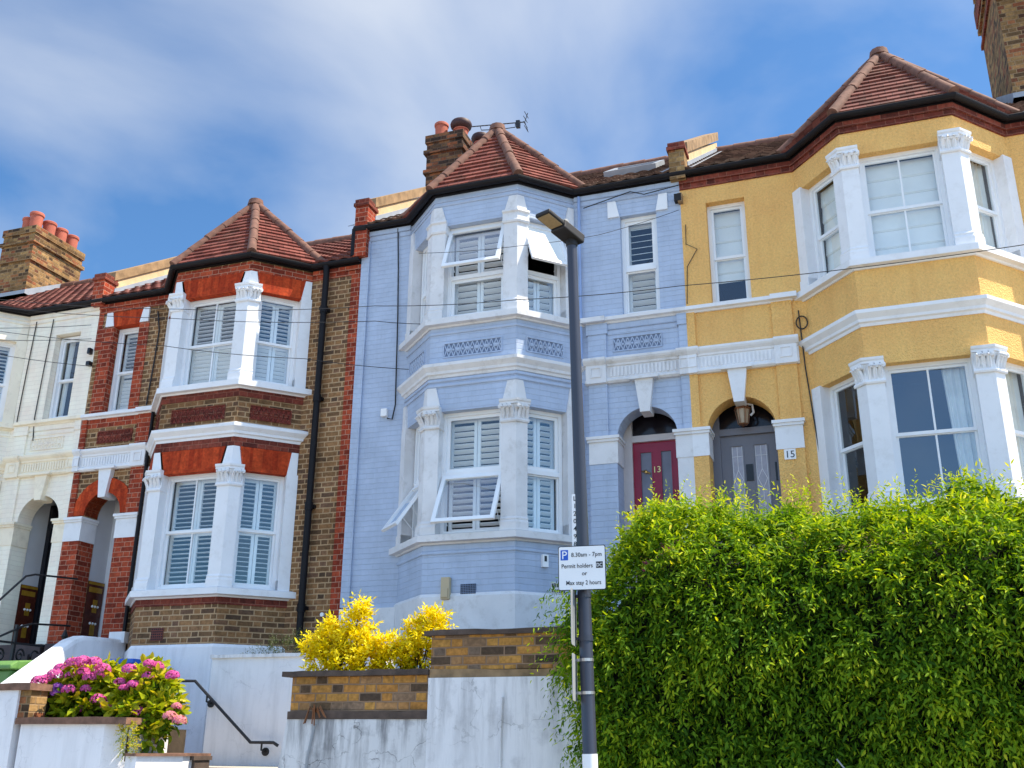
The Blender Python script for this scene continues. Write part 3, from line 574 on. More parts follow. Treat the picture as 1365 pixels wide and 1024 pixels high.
    m = MB(T); m.sweep([(0, 0), (1.40, 0)], [(-.02, 4.15), (.03, 4.15), (.045, 4.17), (.085, 4.185), (.085, 4.235), (.02, 4.25), (-.02, 4.25)])
    if s > 0 or isl: m.box(1.12, 1.46, -.12, .01, 4.172, 4.242)
    P('sill_course', m, trim)
    if isb or isl or isw:
        if not isy: relief_panel(T, H, F0, .36, 1.02, 3.74, 3.92, .0, 'darkrelief' if isl else ('terracotta' if isb else trim), wallm if not isb else 'darkred', 5)
        for F, a, b in ((FB, .22, FB.L - .22), (FC, .2, FC.L - .16), (FA, .2, FA.L - .16)): relief_panel(T, H, F, a, b, 3.68, 3.87, 0, 'darkrelief' if isl else ('terracotta' if isb else trim), wallm if not isb else 'darkred', 6 if F is FB else 4)
    if isb or isl:
        mm = MB(T)
        for a, q in ((.35, -1), (.88, 1)): mm.prism([(a - q * .02, 5.8), (a + q * .13, 5.8), (a + q * .24, 6.05), (a + q * .06, 6.05)] if False else [(a, 5.795), (a + q * .17, 5.795), (a + q * .17, 6.05), (a + q * .05, 6.05)], (0, 0, 0), (1, 0, 0), (0, 0, 1), (0, 1, 0), -.03, .05)
        P('lintel_block', mm, 'white')
    if isb:
        m = MB(T); m.prism([(.35, 5.785), (.88, 5.785), (.945, 6.05), (.285, 6.05)], (0, 0, 0), (1, 0, 0), (0, 0, 1), (0, 1, 0), -.015, .12); P('gauged_arch', m, 'gauged')
        m = MB(T)                                                   # red brick dressings round the window and at the party wall
        for r_ in ((.10, .355, 4.25, 5.79), (.875, 1.07, 4.25, 5.79), (0, .1, 5.4, 6.06), (4.83, 4.998, .44, 6.06), (0, 1.4, 4.0, 4.15)): m.box(r_[0], r_[1], -.012, .11, r_[2], r_[3])
        P('brick_dressing', m, 'red')
        c, r0, r1 = uc, (ub - ua) / 2, (ub - ua) / 2 + .235; m = MB(T); n = 20; pts = [(c + r0 * math.cos(math.pi * k / n), zs + r0 * math.sin(math.pi * k / n)) for k in range(n + 1)] + [(c + r1 * math.cos(math.pi * k / n), zs + r1 * math.sin(math.pi * k / n)) for k in range(n, -1, -1)]
        v, f = curve_mesh([pts], .31); m.add([(a, .13 - cc, b) for a, b, cc in v], f); P('gauged_arch', m, 'gauged')
    # porch recess and door
    dep = .7 if (isb or isw) else .42
    m = MB(T); x0, x1, y0, y1, z0, z1 = ua - .02, ub + .02, .3, dep + .12, zf - .1, 3.1
    V = [(x, y, z) for z in (z0, z1) for x, y in ((x0, y0), (x1, y0), (x1, y1), (x0, y1))]; m.add(V, [(0, 1, 2, 3), (4, 5, 6, 7), (1, 2, 6, 5), (2, 3, 7, 6), (3, 0, 4, 7)]); P('porch_recess', m, 'porchwhite' if (isb or isw) else ('doorframe' if isl else 'greydoor'))
    m = MB(T); m.box(x0, x1, .3, dep + .1, zf - .2, zf - .02); P('threshold', m, 'darkstep')
    wa, wb = (.06, .11) if isl else (.1, .06); FD = Fr((ua, dep), (ub, dep)); L = FD.L; zt = zs + .04
    fm = 'doorframe' if isl else ('greydoor' if isy else ('frame' if isb else 'blackpaint'))
    m = MB(T); m.fbox(FD, -.02, wa, -.1, .02, zf - .05, 2.95); m.fbox(FD, L - wb, L + .02, -.1, .02, zf - .05, 2.95); m.fbox(FD, wa, L - wb, -.1, .03, zt, zt + .09); P('door_frame', m, fm)
    m = MB(T); m.fbox(FD, wa, L - wb, -.08, -.04, zt + .09, zs + L / 2 + .2); P('fanlight', m, 'blackglass')
    D0, D1 = wa, L - wb; dm = 'crimson' if isl else ('greydoor' if isy else ('signback' if isb else 'blackpaint'))
    m = MB(T); m.fbox(FD, D0, D1, -.09, -.05, zf, zt); q = (D1 - D0)
    cols = [(D0 + q * .16, D0 + q * .42), (D0 + q * .58, D0 + q * .86)]
    zp = zf + .62
    for a, b in ((D0, cols[0][0]), (cols[0][1], cols[1][0]), (cols[1][1], D1)): m.fbox(FD, a, b, -.05, -.02, zf, zt)
    for a, b in cols:
        m.fbox(FD, a, b, -.05, -.02, zt - .14, zt); m.fbox(FD, a, b, -.05, -.02, zp - .12, zp); m.fbox(FD, a, b, -.05, -.02, zf, zf + .15); m.fbox(FD, a + .03, b - .03, -.05, -.035, zf + .18, zp - .15)
        for r_ in ((a, a + .015, zp, zt - .14), (b - .015, b, zp, zt - .14)): m.fbox(FD, r_[0], r_[1], -.05, -.012, r_[2], r_[3])
    door = P('door', m, dm)
    for a, b in cols:
        m = MB(T); m.fbox(FD, a + .015, b - .015, -.051, -.042, zp, zt - .14); P('door_pane', m, 'greyglass' if isl else ('frosted' if isy else 'maroon'), door)
        if isy:
            m = MB(T); c = (a + b) / 2; zc = (zp + zt - .14) / 2 + .15; h = (b - a) * .3
            for x0_, z0_, x1_, z1_ in ((c, zc + .13, c + h, zc), (c + h, zc, c, zc - .13), (c, zc - .13, c - h, zc), (c - h, zc, c, zc + .13), (c, zc + .13, c, zt - .15), (c, zc - .13, c, zp), (a + .02, zt - .28, b - .02, zt - .28), (a + .02, zp + .25, b - .02, zp + .25), (a + .03, zp, a + .03, zt - .14), (b - .03, zp, b - .03, zt - .14)): m.tube([FD.p(x0_, -.04, z0_), FD.p(x1_, -.04, z1_)], .004, 4)
            P('leading', m, 'signwhite', door)
    cx = (cols[0][1] + cols[1][0]) / 2
    if isl:
        m = MB(T); T0 = T; X = Vector((1, 0, 0)) * s
        o = Vector(T(tuple(FD.p(cx + .0, -.017, zt - .43)))); mm = MB(); put_text(mm, '13', .12, o, X if s > 0 else (1, 0, 0), (0, 0, 1), (0, -1, 0)); P('door_number', mm, 'brass', door)
        m = MB(T); m.tube([FD.p(cols[1][0] + .04, -.03, zt - .44), FD.p(cols[1][0] + .1, .0, zt - .40), FD.p(cols[1][0] + .15, -.03, zt - .40)], .01, 6); m.lathe(tuple(FD.p(cols[1][0] + .1, -.01, zt - .43)), [(.02, 0), (.025, .02), (.015, .04)], 8); P('knocker', m, 'brass', door)
        m = MB(T); m.fbox(FD, D0 + .03 if s > 0 else D1 - .085, D0 + .085 if s > 0 else D1 - .03, -.03, -.012, zt - .98, zt - .9); P('lock_plate', m, 'brass', door)
        m = MB(T); e = L - .0; m.fbox(FD, L - .045, L - .015, .015, .035, zt - 1.02, zt - .95); P('door_bell', m, 'blackpaint')
        m = MB(T); m.fbox(FD, L - .06, L - .005, .015, .04, zt - 1.37, zt - 1.28); P('letter_box', m, 'darkstone')
    if isy:
        m = MB(T); m.fbox(FD, cx - .045, cx + .045, -.03, -.005, zt - .62, zt - .40); P('knocker', m, 'blackpaint', door)
        m = MB(T); m.fbox(FD, D1 - .03, D1 + .03, -.03, .0, zt - .64, zt - .40); P('letter_plate', m, 'blackpaint', door)
        m = MB(T); m.lathe((ua + .09, .2, 1.2), [(.001, 0), (.07, .01), (.08, .1), (.075, .2), (.05, .26), (.001, .28)], 12); P('post_box', m, 'blackpaint', smooth=True)
        m = MB(T); m.box(1.13, 1.27, -.072, -.04, 2.0, 2.13); nb = P('number_plaque', m, 'signwhite')
        mm = MB(); put_text(mm, '15', .125, T((1.2, -.0735, 2.022)), (1, 0, 0), (0, 0, 1), (0, -1, 0)); P('door_number', mm, 'post', nb)
    if isb or isw:
        m = MB(T); w0 = ua - .0 if s > 0 else ub; sg = 1 if s > 0 else -1; m2 = MB(T)
        a, b = (ua - .01, ua + .012) if s > 0 else (ub - .012, ub + .01)
        a3, b3 = (ua - .01, ua + .016) if s > 0 else (ub - .016, ub + .01)
        m.box(a, b, .3, .66, zf, zf + 1.03); dd = P('tile_dado', m, 'maroon')
        for r_ in ((.305, .655, zf + .98, zf + 1.025), (.33, .62, zf + .86, zf + .94), (.45, .55, zf + .55, zf + .75), (.46, .56, zf + .2, zf + .4)): m2.box(a3, b3, *r_)
        P('tile_border', m2, 'ochre', dd)
        m3 = MB(T); a4, b4 = (ua, ua + .02) if s > 0 else (ub - .02, ub)
        for zz in (zf + .62, zf + .36): 
            for k in range(3): m3.lathe((b4 if s > 0 else a4, .44 + .06 * k, zz), [(.001, 0), (.02, .015), (.02, .03), (.001, .045)], 6)
        P('tile_rosette', m3, 'signwhite', dd)
    # eaves, gutter, roof
    gp = [(0.0, 0), *pl, (5, 0)]
    arc = [(.10 + .056 * math.cos(R(a)), 6.285 + .056 * math.sin(R(a))) for a in range(180, 361, 20)]; arc += [(.148, 6.295), (.10, 6.27), (.052, 6.295)]
    P('gutter', MB(T).sweep(gp, [(e, z) for e, z in arc]), 'gutter')
    P('fascia', MB(T).sweep(gp, [(-.06, 6.222), (.036, 6.225), (.042, 6.31), (-.06, 6.31)]), 'gutter')
    um = (u2 + u3) / 2; E = offs(pl, .10, 'wall'); E[0].y = E[3].y = -.02; ap = Vector((um, .2, 7.79)); re_ = Vector((um, 2.2, 7.79))
    if isw: ap, re_ = Vector((um, .5, 6.71)), Vector((um, .55, 6.75))
    e3 = [Vector((q.x, q.y, 6.31)) for q in E]
    m = MB(T)
    for i in range(3): tiled_face(m, (e3[i], e3[i + 1], ap, ap + (e3[i] - e3[i + 1]) * .001))
    br = P('bay_roof', m, bayroofm)
    m = MB(T); m.add([e3[0], ap, re_, e3[3]], [(0, 1, 2), (3, 1, 2)]); P('roof_cheek', m, bayroofm, br)
    m = MB(T)
    for q in (e3 if not isw else []): hip_tiles(m, q + (q - ap).normalized() * .02 + Vector((0, 0, .02)), ap + Vector((0, 0, .02)))
    if not isw: hip_tiles(m, ap, re_); m.lathe((ap.x, ap.y, ap.z - .02), [(.14, 0), (.12, .1), (.001, .16)], 10); m.v and P('hip_tile', m, 'hip', br, smooth=True)
    m = MB(T); pantiles(m, 0.0, 5.0, -.1, 4, 6.31, 9.05); rf = P('roof', m, roofm)
    m = MB(T); m.add([(0, 4, 9.05), (5, 4, 9.05), (5, 8.1, 6.3), (0, 8.1, 6.3)], [(0, 1, 2, 3)]); m.add([(0, .3, 6.25), (0, 4, 9.0), (0, 8.1, 6.25), (5, .3, 6.25), (5, 4, 9.0), (5, 8.1, 6.25)], [(0, 1, 2), (3, 4, 5)]); P('rear_slope', m, roofm, rf)
    m = MB(T); hip_tiles(m, (0, 4, 9.07), (5, 4, 9.07), .11, .42); P('ridge_tile', m, 'hip', rf, smooth=True)
    if par_u is not None:
        zr = lambda y: 6.31 + (y + .1) * (9.05 - 6.31) / 4.1
        a, b = par_u - .10, par_u + .10; m = MB(T); m.prism([(.1, zr(.1) - .2), (4.1, zr(4.1) - .3), (4.1, zr(4.0) + .3), (.1, zr(.1) + .3)], (0, 0, 0), (0, 1, 0), (0, 0, 1), (1, 0, 0), a, b)
        pp = P('parapet', m, 'tanrender')
        m = MB(T); m.prism([(.08, zr(.08) + .29), (4.14, zr(4.14) + .28), (4.14, zr(4.14) + .46), (.08, zr(.08) + .46)], (0, 0, 0), (0, 1, 0), (0, 0, 1), (1, 0, 0), a - .03, b + .03); P('coping', m, 'stone', pp)
        m = MB(T); m.prism([(.12, zr(.12) + .02), (3.9, zr(3.9) + .02), (3.9, zr(3.9) + .13), (.12, zr(.12) + .13)], (0, 0, 0), (0, 1, 0), (0, 0, 1), (1, 0, 0), a - .02, b + .02); m.prism([(.0, zr(.0) + .03), (3.9, zr(3.9) + .03), (3.9, zr(3.9) + .045), (.0, zr(.0) + .045)], (0, 0, 0), (0, 1, 0), (0, 0, 1), (1, 0, 0), a - .2, b + .2); P('flashing', m, 'lead', pp)
        m = MB(T); m.box(a - .01, b + .01, -.13, .15, 6.19 if not isl else 5.78, 6.66); kn = P('kneeler', m, 'red' if not isy else 'chim')
        m = MB(T); m.box(a - .035, b + .035, -.16, .18, 6.655, 6.71); m.box(a - .02, b + .02, -.14, .17, 6.71, 6.78); P('kneeler_cap', m, 'darkred', kn)
    return H, T, P
b1 = house('white', -1, -10, -.5394, (1.53, 2.165, 3.495, 4.16), .69, 'cream painted terraced house at the left edge of the row', (.20, 1.04), 2.52, 'cream', 'creamtrim', 'panred', 'tile')
b2 = house('brick', 1, -10, -.5394, (1.4646, 2.098, 3.454, 4.118), .682, 'brown and red brick terraced house with white bay columns', (.31, 1.01), 2.55, 'stock', 'white', 'panred', 'tile', 0)
b3 = house('blue', -1, 0, 0, (1.579, 2.212, 3.489, 4.153), .658, 'pale blue terraced house with a crimson door and open windows', (.20, 1.01), 2.49, 'blue', 'offwhite', 'pan', 'tile', 5)
b4 = house('yellow', 1, 0, 0, (1.56, 2.193, 3.544, 4.2085), .7376, 'yellow terraced house with white columns and a grey door', (.19, 1.06), 2.47, 'yellow', 'white', 'pan', 'tiledk', 0)
# ---- chimneys and fittings of single houses
def fit(H, T, name, mb, mat, **k): return part(name, mb, mat, H, **k)
def chimney(bH, u0, u1, y0, y1, z1, pots, caps):
    H, T, P = bH; zr = lambda y: 6.31 + (y + .1) * .668
    m = MB(T); z0 = zr(y0) - .2; m.box(u0, u1, y0, y1, z0, z1)
    for z, e, h in ((z1 - .17, .03, .172), (z1 - .42, .05, .08), (z1 - .86, .045, .085)): m.box(u0 - e, u1 + e, y0 - e, y1 + e, z, z + h)
    c = P('chimney', m, 'chimdark' if bH is b3 else 'chim')
    m = MB(T); e = .015
    m.box(u0 - e, u1 + e, y0 - e, y0 + .1, z0, zr(y0) + .13); m.prism([(y0 - e, zr(y0)), (min(y1, 4.0), zr(min(y1, 4.0))), (min(y1, 4.0), zr(min(y1, 4.0)) + .14), (y0 - e, zr(y0) + .22)], (0, 0, 0), (0, 1, 0), (0, 0, 1), (1, 0, 0), u0 - e, u1 + e); P('flashing', m, 'lead', c)
    for u, y, h, r in pots:
        p = MB(T); p.lathe((u, y, z1), [(r * .92, 0), (r * .95, h * .5), (r * .98, h * .8), (r * 1.1, h * .83), (r * 1.12, h * .96), (r * 1.04, h), (r * .8, h), (r * .8, h * .6)], 16); P('chimney_pot', p, 'pot', c, smooth=True)
    for u, y, z, r in caps:
        q = MB(T); q.lathe((u, y, z1 + z), [(r * .7, 0), (r * 1.05, .015), (r * 1.38, .06), (r * 1.45, .12), (r * 1.3, .17), (r * .9, .175)], 16); P('pot_cap', q, 'potcap', c, smooth=True)
    return c
zz = [(4.82 + .34, 2.85 + .0, 0)]
chimney(b1, 4.98, 5.88, 2.95, 4.45, 10.16, [(5.45, 3.15, .34, .13), (5.2, 3.12, .42, .145), (5.16, 3.48, .36, .145), (5.16, 3.84, .36, .145), (5.16, 4.2, .36, .145)], [])
chimney(b3, 4.62, 5.36, 2.95, 4.9, 9.92, [(5.15, 3.15, .36, .13), (4.75, 3.2, .18, .14), (4.62, 3.95, .3, .14)], [(4.75, 3.2, .18, .15), (4.62, 3.95, .3, .14)])
cy = chimney(b4, 4.88, 5.76, 2.5, 4.3, 11.6, [(5.1, 2.8, .36, .15), (5.45, 2.8, .36, .15)], [])
H, T, P = b4
m = MB(T); m.sweep([(4.86, 2.48), (5.78, 2.48)], [(-.02, 10.05), (.04, 10.05), (.04, 10.13), (-.02, 10.13)]); m.box(4.845, 5.79, 2.46, 4.34, 10.42, 10.50); m.box(4.83, 5.81, 2.44, 4.36, 10.9, 11.2); P('corbel', m, 'darkred', cy)
m = MB(T); m.box(5.36, 5.5, 2.38, 2.5, 8.6, 9.75); P('chimney_flue', m, 'stone', cy)
# brick house: downpipes, cables
H, T, P = b2
m = MB(T); m.tube([(4.42, -.1, 6.25), (4.42, -.085, 6.1), (4.42, -.085, .44)], .05, 10); 
for z in (.9, 2.35, 4.0, 5.45): m.tube([(4.42, -.085, z), (4.42, -.085, z + .11)], .062, 10); m.box(4.35, 4.49, -.06, .02, z + .03, z + .08)
P('downpipe', m, 'gutter', smooth=True)
m = MB(T); m.tube([(1.43, -.06, 4.15), (1.43, -.06, -.4)], .028, 8); P('downpipe', m, 'gutter', smooth=True)
m = MB(T); m.tube([(1.22, -.02, 5.95), (1.3, -.02, 5.6), (1.28, -.02, 5.0), (1.24, -.02, 4.3)], .012, 5); P('wall_cable', m, 'cable')
def airbrick(bH, F, s, z, w, h, mat, grid):
    H, T, P = bH; m = MB(T); m.fbox(F, s, s + w, -.02, .012, z, z + h); a = P('air_brick', m, mat); k = MB(T); nx, nz = grid
    for i in range(nx):
        for j in range(nz): k.fbox(F, s + w * (i + .2) / nx, s + w * (i + .8) / nx, .0, .0145, z + h * (j + .2) / nz, z + h * (j + .8) / nz)
    P('air_hole', k, 'hole', a)
plB = [(1.4646, 0), (2.098, -.682), (3.454, -.682), (4.118, 0)]; airbrick(b2, Fr(plB[1], plB[2]), .32, .50, .2, .17, 'airbrick', (6, 5))
m = MB(b2[1]); m.tube([(4.72, -.03, .86), (4.72, .0, .86)], .03, 8); b2[2]('vent_cap', m, 'signwhite')
# blue house: pilaster strip, pipe, boxes, vents, skylight
H, T, P = b3; plU = [(1.579, 0), (2.212, -.658), (3.489, -.658), (4.153, 0)]
m = MB(T); m.box(4.86, 4.998, -.04, .02, .40, 6.05); P('pilaster', m, 'blue')
m = MB(T); m.box(4.15, 5.0, -.05, .02, -1.7, .38); m.box(0.0, 1.60, -.03, .02, -1.7, .38); P('plinth', m, 'offwhite')
m = MB(T); m.tube([(1.47, -.06, 6.2), (1.47, -.06, 4.25)], .022, 8); m.tube([(1.47, -.06, 4.14), (1.47, -.06, 3.65)], .022, 8); m.tube([(1.47, -.06, 3.3), (1.47, -.06, -.4)], .022, 8); P('downpipe', m, 'bluepipe', smooth=True)
F1 = Fr(plU[1], plU[2]); FR = Fr(plU[0], plU[1])
m = MB(T); m.fbox(F1, .86, .98, 0, .07, .36, .64); m.fbox(F1, .875, .965, .07, .085, .38, .50); P('alarm_box', m, 'beige', bevel=.01)
airbrick(b3, F1, .52, .42, .21, .13, 'darkrelief', (9, 6)); airbrick(b3, FR, .20, .44, .2, .14, 'offwhite', (8, 2))
m = MB(T); m.fbox(FR, .46, .54, 0, .05, .76, .92); cb = P('camera_box', m, 'signwhite'); m = MB(T); m.fbox(FR, .485, .52, .045, .053, .83, .90); P('lens', m, 'signblack', cb)
m = MB(T); m.box(4.42, 4.52, -.06, 0, 3.13, 3.25); jb = P('junction_box', m, 'signwhite', bevel=.008)
m = MB(T); m.tube([(4.40, -.03, 6.2), (4.36, -.03, 5.5), (4.33, -.03, 4.7), (4.30, -.03, 3.3), (4.34, -.03, 3.08), (4.42, -.03, 3.1)], .011, 5); m.tube([(.0, -.06, 6.12), (.5, -.07, 6.06), (.7, -.07, 6.14), (1.4, -.06, 6.0)], .008, 5); P('wall_cable', m, 'cable')
m = MB(T); m.box(-.03, .07, -.1, -.0, 5.86, 5.97); P('junction_box', m, 'hole', label='dark cable junction box on the wall')
m = MB(T); m.tube([(5.12, -.1, 6.27), (5.12, -.1, 5.85), (5.12, -.1, 5.80)], .045, 8); m.tube([(4.9, -.1, 6.26), (5.12, -.1, 6.27)], .06, 8); P('downpipe', m, 'gutter', smooth=True)
ro = Vector((0, .83, .557)).normalized(); rn = Vector((0, -.557, .83)); sp_ = Vector((.55, 1.25, 6.31 + 1.35 * .668 + .07))
m = MB(T)
for r_ in ((0, .85, 0, .07), (0, .85, .93, 1.0), (0, .07, .07, .93), (.78, .85, .07, .93)): m.abox(sp_, (1, 0, 0), ro, rn, (*r_, -.06, .07))
sk = P('skylight', m, 'lead'); m = MB(T); m.abox(sp_, (1, 0, 0), ro, rn, (.07, .78, .07, .93, -.03, .02)); P('pane', m, 'greyglass', sk)
# yellow house: wall cables and hook
H, T, P = b4
m = MB(T); m.tube([(1.46, -.02, 4.0), (1.48, -.02, 3.2), (1.53, -.02, 2.4), (1.6, -.02, 1.2)], .009, 5); m.tube([(.06, -.02, 5.5), (.05, -.02, 5.2), (.2, -.02, 5.1), (.05, -.02, 4.85), (.02, -.02, 4.3)], .006, 5); P('wall_cable', m, 'cable')
m = MB(T); c = (1.49, -.03, 3.82); m.tube([(c[0] + .07 * math.cos(a * .4), c[1], c[2] + .09 * math.sin(a * .4)) for a in range(17)], .009, 5); P('cable_loop', m, 'cable')
m = MB(T); m.box(-.02, .04, -.09, 0, 5.84, 5.98); P('junction_box', m, 'stone')
# cream house: cables, number, bracket
H, T, P = b1
m = MB(T)
for a in (1.35, .98): m.tube([(a, -.02, 6.1), (a + .03, -.02, 5.2), (a + .05, -.02, 4.3), (a + .0, -.02, 3.9)], .009, 5)
P('wall_cable', m, 'cable')
m = MB(T); m.box(.03, .08, -.08, 0, 5.33, 5.43); m.box(.0, .07, -.08, 0, 5.12, 5.19); P('cable_bracket', m, 'blackpaint')
# lantern in the yellow porch
lt = thing('porch_lantern', 'copper lantern hanging in the arch over the grey door', 'lantern', (.63, .2, 2.62))
m = MB(); m.lathe((.63, .2, 2.80), [(.02, .14), (.03, .1), (.05, .09), (.10, .01), (.12, 0), (.11, -.015)], 6); m.tube([(.63, .2, 2.9), (.63, .2, 3.05)], .008, 6); m.lathe((.63, .2, 2.58), [(.001, -.02), (.06, 0), (.07, .015)], 6)
for k in range(6): a = k * math.pi / 3; m.tube([(.63 + .065 * math.cos(a), .2 + .065 * math.sin(a), 2.59), (.63 + .1 * math.cos(a), .2 + .1 * math.sin(a), 2.80)], .006, 4)
part('lantern_frame', m, 'copper', lt)
m = MB(); m.lathe((.63, .2, 2.59), [(.058, 0), (.092, .21)], 6); part('lantern_glass', m, 'lampglass', lt)
m = MB(); m.tube([(.68, .18, 2.86), (.76, .2, 2.84), (.77, .2, 2.74), (.73, .2, 2.70)], .016, 6); part('lantern_arm', m, 'porchwhite', lt)

# ---------------------------------------------------------------- ground
m = MB(); sl_ = .054; gz = lambda x: -2.95 + sl_ * x
m.add([(-400, -9, gz(-60)), (-60, -9, gz(-60)), (60, -9, gz(60)), (400, -9, gz(60)), (400, 60, gz(60)), (60, 60, gz(60)), (-60, 60, gz(-60)), (-400, 60, gz(-60))], [(0, 1, 6, 7), (1, 2, 5, 6), (2, 3, 4, 5)])
m.add([(-400, -400, gz(-60)), (-60, -400, gz(-60)), (60, -400, gz(60)), (400, -400, gz(60)), (400, -9, gz(60)), (60, -9, gz(60)), (-60, -9, gz(-60)), (-400, -9, gz(-60))], [(0, 1, 6, 7), (1, 2, 5, 6), (2, 3, 4, 5)]); struct('ground', m, 'paving')
m = MB(); m.add([(-60, -11.4, gz(-60) + .004), (60, -11.4, gz(60) + .004), (60, -6.2, gz(60) + .004), (-60, -6.2, gz(-60) + .004)], [(0, 1, 2, 3)]); struct('road', m, 'asphalt')
m = MB(); m.add([(-60, -6.2, gz(-60)), (60, -6.2, gz(60)), (60, -6.2, gz(60) + .12), (-60, -6.2, gz(-60) + .12), (60, -3.9, gz(60) + .12), (-60, -3.9, gz(-60) + .12)], [(0, 1, 2, 3), (3, 2, 4, 5)]); struct('pavement', m, 'paving')
m = MB(); m.box(-3.2, 5, -3.8, -.05, -2.9, -.86); m.box(-5.55, -3.2, -1.8, -.05, -2.9, -.62); m.box(-6.35, -5.2, -3.8, -2.9, -2.9, -1.24); m.box(-9.2, -6.45, -3.8, -2.6, -2.9, -.95); struct('garden_soil', m, 'soil')
m = MB(); m.box(-9.5, -3.4, -2.9, -.05, -3.0, -1.62); struct('path', m, 'paving')
# ---------------------------------------------------------------- garden walls
def jag(mb, x0, x1, y0, y1, z0, z1, n, amp):                       # a slightly uneven coping
    xs = [x0 + (x1 - x0) * k / n for k in range(n + 1)]; V = []
    for k, x in enumerate(xs):
        a, b, c = (random.uniform(-amp, amp) for _ in range(3)); V += [(x, y0 + a, z0 + b * .3), (x, y1, z0), (x, y1, z1 + c), (x, y0 + a * .8, z1 + b)]
    F = [(0, 1, 2, 3), tuple(n * 4 + i for i in (3, 2, 1, 0))]
    for k in range(n):
        for i in range(4): F.append((k * 4 + i, k * 4 + (i + 1) % 4, k * 4 + 4 + (i + 1) % 4, k * 4 + 4 + i))
    return mb.add(V, F)
gw = thing('garden_wall', 'lower garden wall of yellow brick over cracked grey render, below the yellow shrubs', 'wall', (-2.6, -3.9, -2.9), 'front garden walls')
m = MB(); m.add([(-3.52, -4.03, -3.0), (-1.85, -4.03, -3.0), (-1.85, -3.74, -3.0), (-3.52, -3.74, -3.0), (-3.29, -4.0, -1.16), (-1.85, -4.0, -1.16), (-1.85, -3.74, -1.16), (-3.29, -3.74, -1.16)], [(0, 1, 2, 3), (4, 5, 6, 7), (0, 1, 5, 4), (1, 2, 6, 5), (2, 3, 7, 6), (3, 0, 4, 7)]); part('render_base', m, 'buttress', gw)
m = MB(); m.box(-3.27, -1.85, -3.99, -3.75, -1.09, -.78); part('brickwork', m, 'garden', gw)
m = MB(); jag(m, -3.29, -1.85, -4.01, -3.73, -1.16, -1.09, 10, .008); part('brick_course', m, 'darkstone', gw)
m = MB(); jag(m, -3.35, -1.85, -4.05, -3.7, -.78, -.73, 14, .007); part('coping', m, 'darkstone', gw)
m = MB(); m.tube([(-2.98, -4.02, -1.2), (-3.03, -4.03, -1.5), (-3.1, -4.05, -2.8)], .014, 6); part('drain_pipe', m, 'signback', gw)
m = MB(); 
for k in range(9): a = random.uniform(-1, 1); m.tube([(-2.97, -4.03, -1.1), (-2.97 + a * .06, -4.06, -1.08 + random.uniform(-.02, .05)), (-2.97 + a * .12, -4.04, -1.12 - random.uniform(0, .12))], .006, 4)
part('dry_root', m, 'copper', gw)
gw2 = thing('garden_wall', 'higher stained white garden wall topped with yellow and black brick, beside the hedge', 'wall', (1, -3.9, -2.9), 'front garden walls')
m = MB(); m.box(-1.85, 6.5, -4.035, -3.76, -3.0, -.81); part('render_base', m, 'wall1', gw2)
m = MB(); m.box(-1.845, 6.5, -4.0, -3.78, -.74, -.44); part('brickwork', m, 'garden', gw2)
m = MB(); jag(m, -1.85, 6.5, -4.01, -3.77, -.81, -.74, 40, .008); part('brick_course', m, 'stone', gw2)
m = MB(); jag(m, -1.9, 6.5, -4.05, -3.73, -.44, -.395, 50, .008); part('coping', m, 'darkstone', gw2)
m = MB(); m.tube([(-1.14, -4.045, -.98), (-1.15, -4.045, -1.3), (-1.15, -4.045, -2.8)], .012, 6); part('wall_conduit', m, 'wall1', gw2)
rw = thing('retaining_wall', 'rough white painted retaining wall behind the black handrail', 'wall', (-4.6, -1.9, -2.9), 'front garden walls')
m = MB(); m.add([(-5.6, -2.0, -3), (-3.3, -2.0, -3), (-3.3, -1.75, -3), (-5.6, -1.75, -3), (-5.6, -2.0, -.41), (-3.3, -2.0, -.37), (-3.3, -1.75, -.37), (-5.6, -1.75, -.41)], [(0, 1, 2, 3), (4, 5, 6, 7), (0, 1, 5, 4), (1, 2, 6, 5), (2, 3, 7, 6), (3, 0, 4, 7)]); part('wall_body', m, 'wall2', rw)
m = MB(); jag(m, -5.62, -3.3, -2.03, -1.72, -.415, -.375, 16, .006); part('coping', m, 'wall1', rw)
rl = thing('handrail', 'thin black handrail fixed to the white retaining wall', 'handrail', (-5.1, -2.1, -1.4))
zq = [(-6.02, -2.1, -.675), (-5.74, -2.1, -.68), (-4.9, -2.1, -1.365), (-4.6, -2.1, -1.365), (-4.56, -2.06, -1.40)]
m = MB(); m.tube(zq, .018, 8); part('rail', m, 'iron', rl, smooth=True)
for q in ((-5.55, -2.1, -.835), (-4.75, -2.1, -1.365)):
    m = MB(); m.tube([q, (q[0], -2.1, q[2] - .08), (q[0], -1.99, q[2] - .10)], .012, 6); m.tube([(q[0], -2.02, q[2] - .1), (q[0], -1.99, q[2] - .1)], .045, 12); part('bracket', m, 'iron', rl, smooth=True)
bw = thing('stair_balustrade', 'smooth white rendered balustrade sloping down beside the red brick pier', 'wall', (-8.55, -1, -1.5))
m = MB(); m.prism([(-.05, -1.5), (-.05, .06), (-.95, .03), (-1.15, -.04), (-2.6, -1.0), (-2.6, -1.5)], (0, 0, 0), (0, 1, 0), (0, 0, 1), (1, 0, 0), -8.75, -8.48); part('balustrade', m, 'wall2', bw, bevel=.06)
m = MB(); m.box(-8.72, -8.44, -.2, -.03, .0, .16); part('pier_block', m, 'wall2', bw)
st = thing('entrance_steps', 'dark stone steps climbing to the arched brick porch', 'steps', (-9.3, -1, -1.5))
m = MB()
for k in range(8): m.box(-9.56, -8.77, -.32 - .22 * (k + 1), -.06, -1.6, -.02 - .165 * k - (.0 if k else 0))
part('stone_tread', m, 'darkstep', st)
m = MB()
